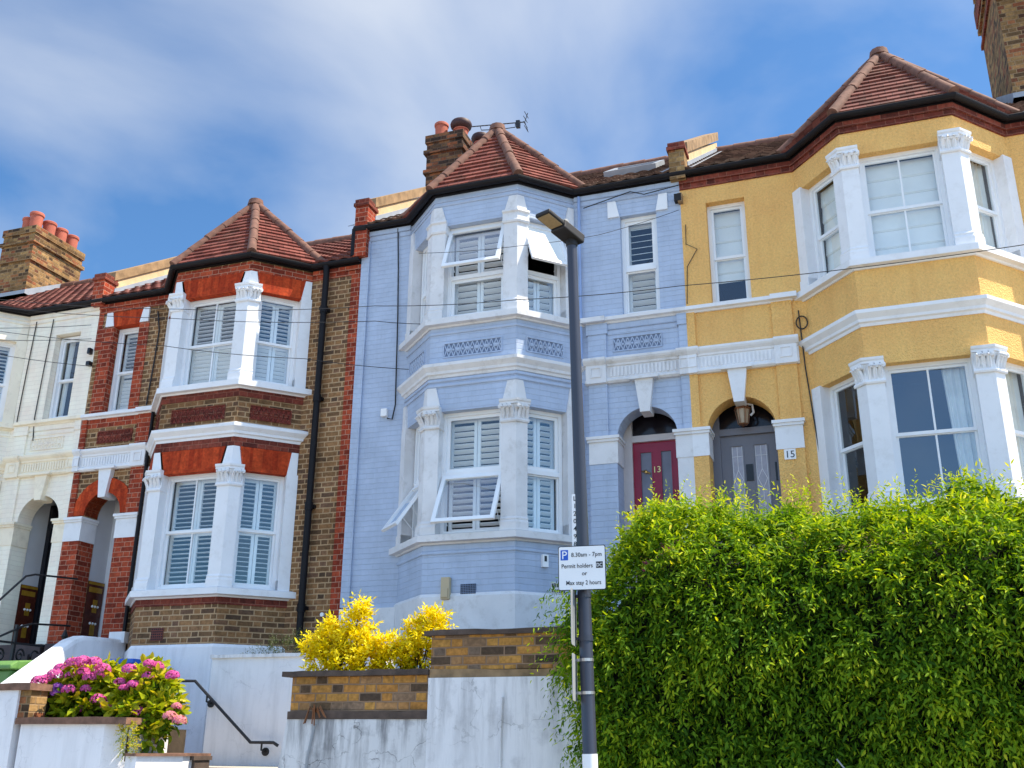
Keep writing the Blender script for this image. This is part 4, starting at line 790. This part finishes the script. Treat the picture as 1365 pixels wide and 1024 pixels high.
for k in range(8): m.box(-11.3, -9.64, -.32 - .22 * (k + 1), -.06, -1.6, -.02 - .165 * k)
part('stone_tread', m, 'darkstep', st)
hb = thing('garden_wall', 'low white wall with brown brick coping around the hydrangea bed', 'wall', (-5.8, -3.9, -2.9), 'front garden walls')
m = MB(); m.box(-6.42, -5.361, -4.0, -3.76, -3.2, -1.205); m.prism([(-5.36, -4.0), (-5.12, -3.80), (-5.12, -3.3), (-5.36, -3.3)], (0, 0, 0), (1, 0, 0), (0, 1, 0), (0, 0, 1), -3.2, -1.205); part('wall_body', m, 'wall2', hb)
m = MB(); jag(m, -6.46, -5.07, -4.05, -3.72, -1.205, -1.14, 7, .006); part('coping', m, 'browncoping', hb)
hb2 = thing('garden_wall', 'taller white wall end with brown coping and bare brick, below the iron railing', 'wall', (-8, -3.9, -2.9), 'front garden walls')
m = MB(); m.box(-9.6, -6.5, -4.02, -3.74, -3.3, -.87); part('wall_body', m, 'wall2', hb2)
m = MB(); m.box(-6.5, -6.36, -3.99, -3.76, -1.14, -.87); part('bare_brick', m, 'chim', hb2)
m = MB(); jag(m, -9.6, -6.33, -4.05, -3.71, -.87, -.80, 14, .006); part('coping', m, 'browncoping', hb2)
sp2 = thing('step_pier', 'sunlit low white pier with brown top right of the hydrangeas', 'wall', (-4.75, -3.9, -2.9))
m = MB(); m.prism([(-5.09, -3.97), (-4.92, -4.02), (-4.69, -3.6), (-4.69, -3.2), (-5.09, -3.2)], (0, 0, 0), (1, 0, 0), (0, 1, 0), (0, 0, 1), -3.1, -1.50); part('pier_body', m, 'wall2', sp2)
m = MB(); m.prism([(-5.11, -3.99), (-4.91, -4.05), (-4.66, -3.6), (-4.66, -3.18), (-5.11, -3.18)], (0, 0, 0), (1, 0, 0), (0, 1, 0), (0, 0, 1), -1.50, -1.475); part('pier_top', m, 'browncoping', sp2)
sp3 = thing('step_pier', 'dark grey stone step end beside the sunlit white pier', 'steps', (-4.2, -3.5, -2.9))
m = MB(); m.box(-4.70, -4.655, -3.45, -3.2, -3.0, -1.54); m.box(-4.70, -4.64, -3.49, -3.18, -1.54, -1.50); part('step_body', m, 'darkstone', sp3)
# iron railing at the far left
ir = thing('iron_railing', 'black wrought iron railing with scrolls on the boundary beside the red brick pier', 'railing', (-9.6, -.6, -.6))
X_ = -9.6
m = MB(); m.tube([(X_, -2.2, -.2), (X_, -1.47, .50), (X_, -1.07, .89), (X_, -.9, .94), (X_, -.05, 1.0)], .016, 6); m.tube([(X_, -2.1, -.5), (X_, -1.36, .01), (X_, -.95, .20), (X_, -.8, .24), (X_, -.05, .29)], .016, 6); part('rail', m, 'iron', ir)
m = MB(); m.box(X_ - .012, X_ + .012, -1.9, -.07, -.07, -.04); m.box(X_ - .012, X_ + .012, -1.9, -.07, -.56, -.53); m.box(X_ - .02, X_ + .02, -.15, -.11, -1.0, .10); m.box(X_ - .02, X_ + .02, -1.1, -1.06, -1.0, .2); part('bar_frame', m, 'iron', ir)
m = MB(); m.lathe((X_, -.13, .08), [(.03, 0), (.05, .05), (.03, .1), (.001, .17)], 8); part('finial', m, 'iron', ir)
for (cy_, cz_, sg) in ((-.36, -.30, 1), (-.66, -.30, -1), (-.95, -.30, 1), (-1.3, -.32, -1)):
    m = MB()
    for fl_ in (1, -1):
        pts = []
        for k in range(20): a = k * .45; r = .14 * (1 - k / 24); pts.append((X_, cy_ + sg * fl_ * r * math.cos(a) * .6, cz_ + fl_ * (.08 + r * math.sin(a) * .75)))
        m.tube(pts, .014, 5)
    part('scroll', m, 'iron', ir)
wb = thing('wheelie_bin', 'green plastic wheelie bin behind the iron railing', 'bin', (-9.2, -2.1, -1.5))
m = MB(); m.add([(-9.75, -1.75, -1.5), (-9.0, -1.75, -1.5), (-9.0, -1.25, -1.5), (-9.75, -1.25, -1.5), (-9.9, -1.8, -.48), (-8.86, -1.8, -.48), (-8.86, -1.2, -.48), (-9.9, -1.2, -.48)], [(0, 1, 2, 3), (4, 5, 6, 7), (0, 1, 5, 4), (1, 2, 6, 5), (2, 3, 7, 6), (3, 0, 4, 7)]); part('bin_body', m, 'greenbin', wb, bevel=.03)
m = MB(); m.prism([(-1.86, -.48), (-1.14, -.48), (-1.14, -.40), (-1.4, -.33), (-1.75, -.36), (-1.86, -.42)], (0, 0, 0), (0, 1, 0), (0, 0, 1), (1, 0, 0), -9.95, -8.82); part('bin_lid', m, 'greenbin', wb, bevel=.02)
rb = thing('recycling_box', 'blue plastic recycling box behind the hydrangeas', 'box', (-7.0, -1.3, -1.2))
m = MB(); m.add([(-7.60, -1.35, -1.4), (-7.3, -1.35, -1.4), (-7.3, -1.0, -1.4), (-7.72, -1.0, -1.4), (-7.80, -1.4, -.40), (-7.24, -1.4, -.40), (-7.24, -.95, -.40), (-7.80, -.95, -.40)], [(0, 1, 2, 3), (0, 1, 5, 4), (1, 2, 6, 5), (2, 3, 7, 6), (3, 0, 4, 7)]); part('box_body', m, 'bluebin', rb)
m = MB(); m.box(-7.82, -7.22, -1.43, -.92, -.40, -.34); part('box_rim', m, 'bluebin', rb, bevel=.015)
# ---------------------------------------------------------------- street lamp and signs
LX, LY = -.10, -5.0
la = thing('street_lamp', 'dark grey street lamp post with a flat lantern before the blue house', 'street lamp', (LX, LY, -2.9))
TX, TZ = -.185, 2.78
m = MB(); ax = lambda z: LX + (TX - LX) * (z + 1.5) / (TZ + 1.5)
m.tube([(ax(-3.0), LY, -3.0), (ax(-1.45), LY, -1.45), (ax(-1.44), LY, -1.44), (ax(.3), LY, .3), (ax(TZ), LY, TZ)], [.056, .056, .053, .051, .043], 20); part('pole', m, 'post', la, smooth=True)
m = MB(); m.tube([(ax(-1.43), LY, -1.43), (ax(-1.62), LY, -1.62)], .0575, 20); part('paper_sticker', m, 'signwhite', la, smooth=True)
m = MB(); 
for z in (-.62,): m.tube([(ax(z), LY, z), (ax(z + .04), LY, z + .04)], .058, 16)
part('collar', m, 'post', la, smooth=True)
# head: reaches over the road
A = Vector((TX, LY, TZ + .06)); Dh = Vector((-.22, -.52, .10)).normalized(); Sh = Vector((0, 0, 1)).cross(Dh).normalized(); Uh = Dh.cross(Sh)
if Uh.z < 0: Uh = -Uh
m = MB(); m.abox(A, Dh, Sh, Uh, (-.08, .2, -.075, .085, -.03, .055)); m.abox(A, Dh, Sh, Uh, (-.09, .1, -.06, .06, .0, .07)); m.tube([Vector((TX, LY, TZ - .02)), A + Uh * .01], .052, 14); hd = part('lamp_head', m, 'lamphead', la, bevel=.012)
m = MB(); m.abox(A, Dh, Sh, Uh, (.19, .41, -.08, .08, .0, .04)); part('lamp_panel', m, 'lamphead', hd, bevel=.012)
m = MB(); m.abox(A, Dh, Sh, Uh, (.21, .39, -.065, .065, -.006, .012)); part('lens', m, 'lens', hd)
m = MB(); m.abox(A, Dh, Sh, Uh, (.09, .17, -.05, .03, -.0285, -.015)); part('rating_label', m, 'signback', hd)
m = MB(); m.lathe(tuple(A + Dh * .12 + Uh * .05), [(.04, 0), (.05, .03), (.045, .06), (.001, .075)], 10); part('photocell', m, 'signback', hd, smooth=True)
# number strip
m = MB(); sx_ = LX - .065; m.box(-.205, -.155, LY - .035, LY - .03, .10, .53); idp = part('number_strip', m, 'signwhite', la)
m = MB()
for k, ch in enumerate('L120498'): put_text(m, ch,   .052, (-.18, LY - .0365, .475 - k * .061), (1, 0, 0), (0, 0, 1), (0, -1, 0))
part('strip_lettering', m, 'signblack', idp)
# parking sign
sg_ = thing('parking_sign', 'white parking sign with a blue P on the lamp post', 'sign', (-.1, -5.08, -.1))
o = Vector((-.11, -5.105, -.075)); ex = Vector((.998, .06, 0)).normalized(); ez = Vector((0, 0, 1)); en = Vector((.06, -.998, 0)).normalized(); wS, hS = .188, .172
def rrect(w, h, r, n=5): return [(sx * (w - r) + r * math.cos(a), sy * (h - r) + r * math.sin(a)) for sx, sy, a0 in ((1, 1, 0), (-1, 1, 90), (-1, -1, 180), (1, -1, 270)) for a in (R(a0 + 90 * k / n) for k in range(n + 1))]
m = MB(); m.prism(rrect(wS, hS, .015), o, ex, ez, en, -.003, .0); part('sign_border', m, 'signblack', sg_)
m = MB(); m.prism(rrect(wS - .006, hS - .006, .012), o, ex, ez, en, .0, .0012); pn_ = part('sign_panel', m, 'signwhite', sg_)
m = MB(); m.prism(rect(-.168, -.108, .062, .142), o, ex, ez, en, .001, .0024); part('blue_square', m, 'signblue', pn_)
m = MB(); put_text(m, 'P', .088, o + ex * -.138 + ez * .072 + en * .003, ex, ez, en); part('white_letter', m, 'signwhite', pn_)
m = MB(); q = lambda a, b: o + ex * a + ez * b + en * .0025

for tx, sz, a_, b_, sx_ in (('8.30am - 7pm', .047, .038, .086, .93), ('Permit holders', .047, -.038, .0, .88), ('or', .044, .02, -.058, 1), ('Max stay 2 hours', .047, .012, -.13, .85)):
    m = MB(); put_text(m, tx, sz, q(a_, b_), ex, ez, en, sx=sx_); part('sign_lettering', m, 'signblack', pn_)
m = MB(); m.prism(rect(.112, .165, -.006, .044), o, ex, ez, en, .001, .0024); part('zone_patch', m, 'signblack', pn_)
m = MB(); put_text(m, 'DC', .038, o + ex * .138 + ez * .005 + en * .003, ex, ez, en, sx=.85); part('zone_letters', m, 'signwhite', pn_)
m = MB(); 
for z in (.0, -.15): m.tube([(ax(z), LY, z), (ax(z + .02), LY, z + .02)], .057, 14)
m.box(-.13, -.08, -5.10, -5.04, -.2, .06); part('clip', m, 'post', sg_)
for z0, z1, dp, lab in ((-.66, -.24, .30, 'tall pale sign plate seen edge on, clamped to the post under the parking sign'), (-1.06, -.72, .26, 'smaller sign plate seen edge on, held by two steel bands low on the post')):
    t = thing('sign_plate', lab, 'sign', (-.19, -5.1, z0), 'sign plates seen edge on')
    m = MB(); m.prism([(a + (-5.0 - dp * .35), b + (z0 + z1) / 2) for a, b in rrect(dp / 2, (z1 - z0) / 2, .04)], (-.20, 0, 0), (-.14, 1, 0), (0, 0, 1), (1, 0, 0), -.697, -.694); part('plate', m, 'signback', t)
    m = MB()
    for z in (z0 + .05, z1 - .05): m.tube([(ax(z), LY, z), (ax(z + .022), LY, z + .022)], .056, 16); m.box(-.2, ax(z) - .04, -5.03, -5.0, z, z + .02)
    part('band', m, 'post' if z0 > -.7 else 'steel', t)
# aerials
ta = thing('tv_aerial', 'tv aerial standing above the red pyramid roof of the blue house', 'aerial', (-3.98, 3.4, 8.6))
m = MB(); c = Vector((-3.98, 3.4, 10.20)); e = Vector((.84, .0, -.10)).normalized()
m.tube([(-3.98, 3.4, 8.6), (-3.98, 3.4, 10.10)], .018, 6); part('mast', m, 'iron', ta)
m = MB(); m.tube([c - e * .72, c + e * .50], .012, 6)
for k in range(13): p_ = c + e * (-.70 + .092 * k); m.tube([p_ - Vector((.0, .1, .075)), p_ + Vector((.0, .1, .075))], .006, 4)
for a in (-.16, -.06, .06, .16): m.tube([c + e * (.50 + abs(a) * .2) + Vector((0, -.12, a)), c + e * (.50 + abs(a) * .2) + Vector((0, .12, a))], .007, 4)
m.tube([c + e * .56 - Vector((0, 0, .2)), c + e * .5, c + e * .56 + Vector((0, 0, .2))], .008, 4); m.abox(c + e * .36, e, (0, 1, 0), (0, 0, 1), (-.04, .04, -.03, .03, -.12, .04))
m.tube([c - e * .45, c - e * .42 - Vector((0, 0, .1)), c - Vector((0, 0, .12)), c + e * .3 - Vector((0, 0, .1)), c + e * .3], .009, 5); m.abox(c - Vector((0, 0, .14)), e, (0, 1, 0), (0, 0, 1), (-.06, .06, -.03, .03, -.03, .05)); part('aerial_boom', m, 'iron', ta)
tb = thing('tv_aerial', 'small tv aerial arm on the tall right hand chimney', 'aerial', (4.6, 2.4, 10.5))
m = MB(); m.tube([(4.62, 2.5, 10.3), (4.55, 2.3, 10.55), (4.52, 2.25, 10.95)], .014, 6); m.tube([(4.7, 2.4, 10.72), (4.3, 2.2, 10.65)], .014, 6); m.tube([(4.95, 2.44, 10.85), (4.9, 2.35, 10.3), (4.55, 2.3, 10.1)], .012, 5); part('mast', m, 'iron', tb)
m = MB(); m.tube([(4.12, 2.25, 10.92), (4.6, 2.25, 10.95)], .01, 5)
for k in range(4): m.tube([(4.14 + .13 * k, 2.25, 10.83), (4.14 + .13 * k, 2.25, 11.02)], .007, 4)
part('aerial_boom', m, 'iron', tb)
# overhead cables
def cable(label, pts, r=.005):
    P_ = [Vector(p) for p in pts]; m = MB(); out = []
    for a, b in zip(P_[:-1], P_[1:]):
        n = 14; L = (b - a).length
        for k in range(n): t = k / n; out.append(a.lerp(b, t) - Vector((0, 0, .012 * L * 4 * t * (1 - t))))
    out.append(P_[-1]); m.tube(out, r, 5); tag(part('overhead_cable', m, 'cable', None, base=tuple(P_[0])), label, 'cable', 'overhead cables')
cable('long black cable crossing all the facades, rising to the right over the yellow bay', [(-11.29, -1.5, 5.41), (-7.15, -1.5, 4.60), (-3.94, -1.5, 4.20), (-1.73, -2.0, 3.76), (.25, -2.0, 3.65), (4.3, -2.5, 3.37)])
cable('cable passing in front of the upper brick bay, just under the longest cable', [(-11.61, -1.2, 5.45), (-7.53, -1.2, 4.63), (-4.09, -1.2, 4.12), (-3.59, -.8, 4.17)])
cable('lowest cable sagging past the upper brick bay to the blue bay corner', [(-11.74, -1.0, 5.13), (-7.76, -1.0, 4.29), (-5.28, -1.0, 3.78), (-3.76, -.75, 3.53)])
cable('cable ending at the bracket between cream and brick houses, topmost of three', [(-12.32, -.5, 5.39), (-10.06, -.1, 5.30)])
cable('cable ending at the bracket between cream and brick houses, middle of three', [(-12.27, -.5, 5.17), (-10.01, -.1, 5.04)])
cable('cable crossing the cream house window, lowest of three at the bracket', [(-12.22, -.5, 4.97), (-9.85, -.1, 4.52)])
cable('thin cable crossing the open upper lights of the blue bay', [(-3.68, -.75, 5.31), (-2.01, -1.2, 4.93), (-1.03, -.7, 5.18), (-.02, -.05, 5.73)], .004)

# ---------------------------------------------------------------- plants
from mathutils import noise as mn
def unit(a): return a / np.maximum(np.linalg.norm(a, axis=1, keepdims=True), 1e-9)
def leaf_part(name, mat, parent, P, D, N, L, Wd, tint, droop=.15, fold=.12):
    n = len(P); D = unit(D); Sd = unit(np.cross(D, N)); N = np.cross(Sd, D); L = L[:, None]; Wd = Wd[:, None]
    b = root(parent).location; P = P - np.array(b)
    v = np.stack([P, P + D * L * .3 + Sd * Wd * .45 + N * Wd * fold, P + D * L * .68 + Sd * Wd * .36 + N * (Wd * fold - L * droop * .4), P + D * L - N * L * droop,
                  P + D * L * .68 - Sd * Wd * .36 + N * (Wd * fold - L * droop * .4), P + D * L * .3 - Sd * Wd * .45 + N * Wd * fold], 1).reshape(-1, 3)
    i = (np.arange(n) * 6)[:, None]; f = np.concatenate([i + np.array([[0, 3, 2, 1]]), i + np.array([[0, 5, 4, 3]])], 1).reshape(-1, 4)
    me = bpy.data.meshes.new(name); me.vertices.add(len(v)); me.vertices.foreach_set('co', v.astype(np.float32).ravel())
    me.loops.add(f.size); me.loops.foreach_set('vertex_index', f.astype(np.int32).ravel()); me.polygons.add(len(f)); me.polygons.foreach_set('loop_start', np.arange(0, f.size, 4, dtype=np.int32))
    a = me.attributes.new('tint', 'FLOAT', 'POINT'); a.data.foreach_set('value', np.repeat(np.clip(tint, 0, 1), 6).astype(np.float32)); me.update(calc_edges=True); me.validate()
    o = bpy.data.objects.new(name, me); COL.objects.link(o); me.materials.append(mat); o.parent = parent; return o
def shoots(B, D, n, slen, L, Wd, clump, spread=.9, sag=.25, up=None):
    """leaflets set in pairs along drooping shoots -> arrays for leaf_part"""
    k = len(B); D = unit(D); out = [[] for _ in range(6)]; ref = unit(rng.normal(size=(k, 3))); s1 = unit(np.cross(D, ref)); s2 = np.cross(D, s1); ln = slen * rng.uniform(.6, 1.3, k)
    for j in range(n):
        t = (j + .6) / n; p = B + D * (ln * t)[:, None] - np.array([0, 0, 1]) * (sag * ln * t * t)[:, None]; ang = j * 2.4 + rng.normal(0, .35, k)
        sd = s1 * np.cos(ang)[:, None] + s2 * np.sin(ang)[:, None]; last = j == n - 1
        d = D * (.5 if not last else 1.2) + sd * (spread if not last else .2) + rng.normal(0, .22, (k, 3)) - np.array([0, 0, 1]) * sag
        N = np.cross(sd, D) * .5 + (np.array([0, -.25, .9]) if up is None else up) + rng.normal(0, .45, (k, 3))
        sc = rng.uniform(.5, 1.3, k) * (1 - .25 * t)
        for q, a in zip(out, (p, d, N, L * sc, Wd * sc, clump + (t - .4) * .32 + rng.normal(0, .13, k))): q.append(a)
    return [np.concatenate(q) for q in out]
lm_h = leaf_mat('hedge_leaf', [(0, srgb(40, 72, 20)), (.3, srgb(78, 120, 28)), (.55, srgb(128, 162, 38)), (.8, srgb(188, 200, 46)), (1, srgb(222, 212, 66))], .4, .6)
lm_y = leaf_mat('golden_leaf', [(0, srgb(70, 100, 20)), (.25, srgb(170, 170, 24)), (.5, srgb(238, 212, 20)), (1, srgb(248, 232, 60))], .3, tcol=(1.12, 1.06, .5, 1))
lm_d = leaf_mat('hydrangea_leaf', [(0, srgb(50, 84, 22)), (.4, srgb(104, 136, 30)), (.75, srgb(164, 172, 38)), (1, srgb(206, 186, 56))], .35, .35)
lm_w = leaf_mat('weed_leaf', [(0, srgb(46, 58, 34)), (.7, srgb(88, 98, 58)), (1, srgb(130, 136, 96))], .25)
lm_f = leaf_mat('hydrangea_petal', [(0, srgb(150, 92, 190)), (.35, srgb(196, 110, 190)), (.6, srgb(222, 84, 158)), (.85, srgb(240, 140, 180)), (1, srgb(226, 160, 140))], .3, .6, tcol=(1, 1, 1, 1))
nz = lambda p, s: mn.noise(Vector((p[0] * s, p[1] * s, p[2] * s)))
# hedge
he = thing('hedge', 'tall dense green climber hedge spilling over the front wall', 'hedge', (2.2, -3.8, -2.8))
ztop = lambda x: .55 + .05 * math.sin(x * 2.1 + .5) + .035 * math.sin(x * 5.3) + .03 * math.sin(x * 9.1 + 1) - (.78 * max(0, (.35 - x) / .95) ** 1.2 if x < .35 else 0)
B, D, CL = [], [], []
XL = lambda z: -.52 + .38 * min(1, max(0, (-.2 - z) / .7))
def hedge_pt():
    while True:
        x = random.uniform(-.75, 5.2); zt = ztop(x); r = random.random()
        if x > 4.4 and random.random() < .6: continue
        if r < .50:                                                 # hanging front
            z = random.uniform(-2.75, zt - 1.05); t = 0
            if z < -1.9 and random.random() < .7: continue
            lo = XL(z) + .10 * nz((x, 0, z), 3)
            if x < lo: continue
            n = Vector((-.9 * max(0, 1 - (x - lo) / .35), -1, .1)).normalized(); p = Vector((x, -4.48, z))
        elif r < .86:                                               # shoulder curving back to the top
            f = random.uniform(0, math.pi / 2); z = zt - 1.05 + 1.05 * math.sin(f); y = -4.48 + 1.0 * (1 - math.cos(f)); t = math.sin(f)
            if x < XL(z) + (.10 * nz((x, 0, z), 3)): continue
            n = Vector((-.5 * max(0, 1 - (x + .6) / .4), -math.cos(f), .15 + math.sin(f))).normalized(); p = Vector((x, y, z))
        else:
            z = random.uniform(-2.0, .2); y = random.uniform(-4.45, -3.0); p = Vector((XL(z), y, z)); n = Vector((-1, -.2, .2)); t = 0
            if z > ztop(p.x) - .1: continue
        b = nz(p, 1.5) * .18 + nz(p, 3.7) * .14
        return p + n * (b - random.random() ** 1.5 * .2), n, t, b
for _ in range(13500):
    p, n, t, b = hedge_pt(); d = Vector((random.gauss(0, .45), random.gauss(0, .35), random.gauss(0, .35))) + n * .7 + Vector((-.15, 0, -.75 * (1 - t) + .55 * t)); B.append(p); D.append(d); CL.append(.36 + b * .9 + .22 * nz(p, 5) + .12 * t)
# the long sprigs along the top
for _ in range(260):
    x = random.uniform(-.1, 5); B.append(Vector((x, random.uniform(-3.9, -3.3), ztop(x) + random.uniform(-.04, .05)))); D.append(Vector((random.gauss(0, .4), random.gauss(-.1, .3), 1.0))); CL.append(.68)
B, D, CL = np.array([tuple(p) for p in B]), np.array([tuple(p) for p in D]), np.array(CL)
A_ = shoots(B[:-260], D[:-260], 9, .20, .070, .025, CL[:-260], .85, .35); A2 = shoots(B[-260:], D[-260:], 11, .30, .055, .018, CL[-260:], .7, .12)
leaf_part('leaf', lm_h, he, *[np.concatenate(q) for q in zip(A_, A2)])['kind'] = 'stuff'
# trailing shoots at the left end, over the white wall
B, D, CL = [], [], []
for _ in range(240):
    z = random.uniform(-1.6, .0); x = -.42 + .22 * min(1, max(0, (-.5 - z) / 1.0)) + random.gauss(0, .10); B.append((x, random.uniform(-4.42, -4.1), z)); D.append((random.gauss(-.5, .45), random.gauss(-.25, .2), random.gauss(-.55, .4))); CL.append(.38 + random.gauss(0, .12))
leaf_part('trailing_shoot', lm_h, he, *shoots(np.array(B), np.array(D), 9, .24, .055, .017, np.array(CL), .8, .45))['kind'] = 'stuff'
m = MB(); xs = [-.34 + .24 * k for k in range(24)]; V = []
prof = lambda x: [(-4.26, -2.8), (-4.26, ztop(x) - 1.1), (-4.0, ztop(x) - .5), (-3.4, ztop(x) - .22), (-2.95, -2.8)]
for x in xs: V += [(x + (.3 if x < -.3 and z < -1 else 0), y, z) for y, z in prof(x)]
m.add(V, [(k * 5 + i, k * 5 + (i + 1) % 5, k * 5 + 5 + (i + 1) % 5, k * 5 + 5 + i) for k in range(23) for i in range(5)] + [(0, 1, 2, 3, 4), (119, 118, 117, 116, 115)]); part('core_filler', m, 'core', he)  # solid filler behind the leaves, inner shade put into its near-black colour
m = MB(); m.tube([(1.63, -4.72, -1.45), (1.82, -4.75, -1.70), (1.9, -4.75, -1.85)], .006, 5); part('twig', m, 'signback', he)
# golden shrubs
def lobe_shrub(label, lobes, count, mat, L, Wd, slen, n, base, cat='shrub', name='golden_shrub', group=None, cl=.6, upd=.9, sag=.05):
    t = thing(name, label, cat, base, group); B, D, CL = [], [], []; tot = sum(r ** 2 for *_, r in lobes)
    for x, y, z, r in lobes:
        for _ in range(int(count * r * r / tot)):
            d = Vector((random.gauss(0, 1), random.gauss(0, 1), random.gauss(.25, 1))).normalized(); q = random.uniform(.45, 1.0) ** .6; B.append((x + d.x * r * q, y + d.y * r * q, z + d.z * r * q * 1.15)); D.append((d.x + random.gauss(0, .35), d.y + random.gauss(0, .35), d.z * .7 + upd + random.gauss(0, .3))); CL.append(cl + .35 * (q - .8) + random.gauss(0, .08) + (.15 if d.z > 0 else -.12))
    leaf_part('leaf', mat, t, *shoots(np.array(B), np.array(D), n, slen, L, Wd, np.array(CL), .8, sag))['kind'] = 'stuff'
    m = MB()
    for x, y, z, r in lobes: m.tube([(base[0] + (x - base[0]) * .3, base[1], base[2] - .05), ((x + base[0]) / 2, (y + base[1]) / 2, (z + base[2]) / 2), (x, y, z + r * .5)], [.012, .009, .004], 5)
    part('stem', m, 'wood', t); return t
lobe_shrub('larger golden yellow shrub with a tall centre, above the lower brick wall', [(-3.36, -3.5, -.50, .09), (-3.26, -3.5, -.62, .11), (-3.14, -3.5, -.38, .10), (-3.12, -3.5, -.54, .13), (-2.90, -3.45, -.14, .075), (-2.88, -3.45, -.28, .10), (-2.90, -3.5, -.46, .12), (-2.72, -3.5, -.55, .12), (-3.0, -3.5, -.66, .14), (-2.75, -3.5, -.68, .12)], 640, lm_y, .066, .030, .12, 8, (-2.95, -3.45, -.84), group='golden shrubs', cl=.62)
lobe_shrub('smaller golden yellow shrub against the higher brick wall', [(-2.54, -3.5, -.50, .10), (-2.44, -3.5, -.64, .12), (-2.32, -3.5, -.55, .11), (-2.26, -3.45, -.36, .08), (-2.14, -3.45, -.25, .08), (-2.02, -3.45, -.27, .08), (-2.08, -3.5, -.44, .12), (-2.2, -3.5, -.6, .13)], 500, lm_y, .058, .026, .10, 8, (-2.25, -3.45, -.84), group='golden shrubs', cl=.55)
lobe_shrub('low grey green weed on top of the white retaining wall', [(-5.15, -1.5, -.38, .13), (-4.95, -1.5, -.33, .16), (-4.72, -1.5, -.30, .15), (-4.55, -1.5, -.36, .13), (-5.35, -1.5, -.42, .10)], 420, lm_w, .03, .009, .12, 7, (-4.9, -1.5, -.5), 'weed', 'weed_clump', cl=.45)
# hydrangeas
FL = [(-6.43, -3.51, -0.63), (-6.28, -3.51, -0.58), (-5.97, -3.71, -0.58), (-5.83, -3.7, -0.59), (-5.85, -3.54, -0.65), (-6.23, -3.56, -0.71), (-6.54, -3.57, -0.74), (-6.37, -3.65, -0.7), (-5.96, -3.59, -0.73), (-6.05, -3.59, -0.67), (-5.98, -3.59, -0.85), (-6.12, -3.69, -0.86), (-6.33, -3.63, -0.83), (-6.33, -3.63, -0.89), (-6.58, -3.56, -1.0), (-6.52, -3.5, -0.92), (-6.1, -3.51, -1.05), (-5.66, -3.6, -1.01), (-5.78, -3.62, -0.96), (-5.5, -3.66, -0.79), (-5.4, -3.71, -0.85), (-5.29, -3.71, -0.82), (-5.28, -3.62, -0.82), (-5.17, -3.65, -0.61), (-5.42, -3.64, -0.66), (-5.26, -3.52, -0.66), (-4.9, -3.6, -0.73), (-5.2, -3.6, -0.73), (-4.7, -3.67, -1.17), (-4.79, -3.71, -1.13), (-5.14, -3.65, -1.24), (-5.2, -3.69, -1.09), (-4.8, -3.61, -1.03), (-5.9, -3.5, -0.7), (-6.17, -3.57, -0.58), (-6.54, -3.68, -0.77), (-5.3, -3.52, -1.0), (-5.15, -3.54, -0.63)]
def hydrangea(label, lobes, count, flowers, base):
    t = lobe_shrub(label, lobes, count, lm_d, .12, .075, .09, 4, base, 'hydrangea', 'hydrangea_shrub', 'hydrangeas', .5, .55, .15)
    for x, y, z in flowers:
        r = random.uniform(.058, .092) * (1.0 if x < -5.6 else .85); k = 150; d = unit(rng.normal(size=(k, 3))); d[:, 2] = np.abs(d[:, 2]) * 1.0 - .35 * (rng.random(k) < .4); d = unit(d)
        Pn = np.array([[x, y - .04, z]]) + d * r * np.array([[1, 1, .8]]); tan = unit(np.cross(d, rng.normal(size=(k, 3)))); c0 = (.18 if (x < -6.25 and z < -.78) else (.95 if x > -5.2 and z < -.8 else .6))
        Pq = np.concatenate([Pn - tan * .013, Pn - np.cross(tan, d) * .013]); Dq = np.concatenate([tan, np.cross(tan, d)]); Nq = np.concatenate([d, d]) + rng.normal(0, .25, (2 * k, 3))
        leaf_part('flower', lm_f, t, Pq, Dq, Nq, np.full(2 * k, .027), np.full(2 * k, .02), np.repeat(np.full(k, c0), 2) + rng.normal(0, .12, 2 * k), .1, .0)
    return t
hydrangea('hydrangea covered in pink and purple flower heads, behind the low coped wall', [(-6.45, -3.45, -1.0, .2), (-6.2, -3.4, -.85, .24), (-5.95, -3.4, -.83, .22), (-5.78, -3.4, -1.0, .15), (-6.1, -3.5, -1.05, .22), (-6.6, -3.5, -1.12, .12)], 560, [f for f in FL if f[0] <= -5.62], (-6.1, -3.45, -1.24))
hydrangea('yellow green leafy hydrangea with few faded pink flowers, at the end of the wall', [(-5.48, -3.45, -.92, .15), (-5.32, -3.45, -.80, .18), (-5.18, -3.5, -.9, .18), (-5.02, -3.55, -1.10, .16), (-5.25, -3.6, -1.12, .20), (-5.45, -3.6, -1.1, .16), (-5.15, -3.65, -1.28, .14)], 560, [f for f in FL if f[0] > -5.62], (-5.15, -3.5, -1.34))
lobe_shrub('small yellow creeper trailing down the end of the bed wall', [(-5.12, -3.95, -1.32, .07), (-5.09, -3.95, -1.42, .08), (-5.10, -3.97, -1.24, .06)], 160, lm_d, .022, .012, .06, 7, (-5.1, -3.95, -1.5), 'creeper', 'creeper', cl=.7, upd=-.3, sag=.3)
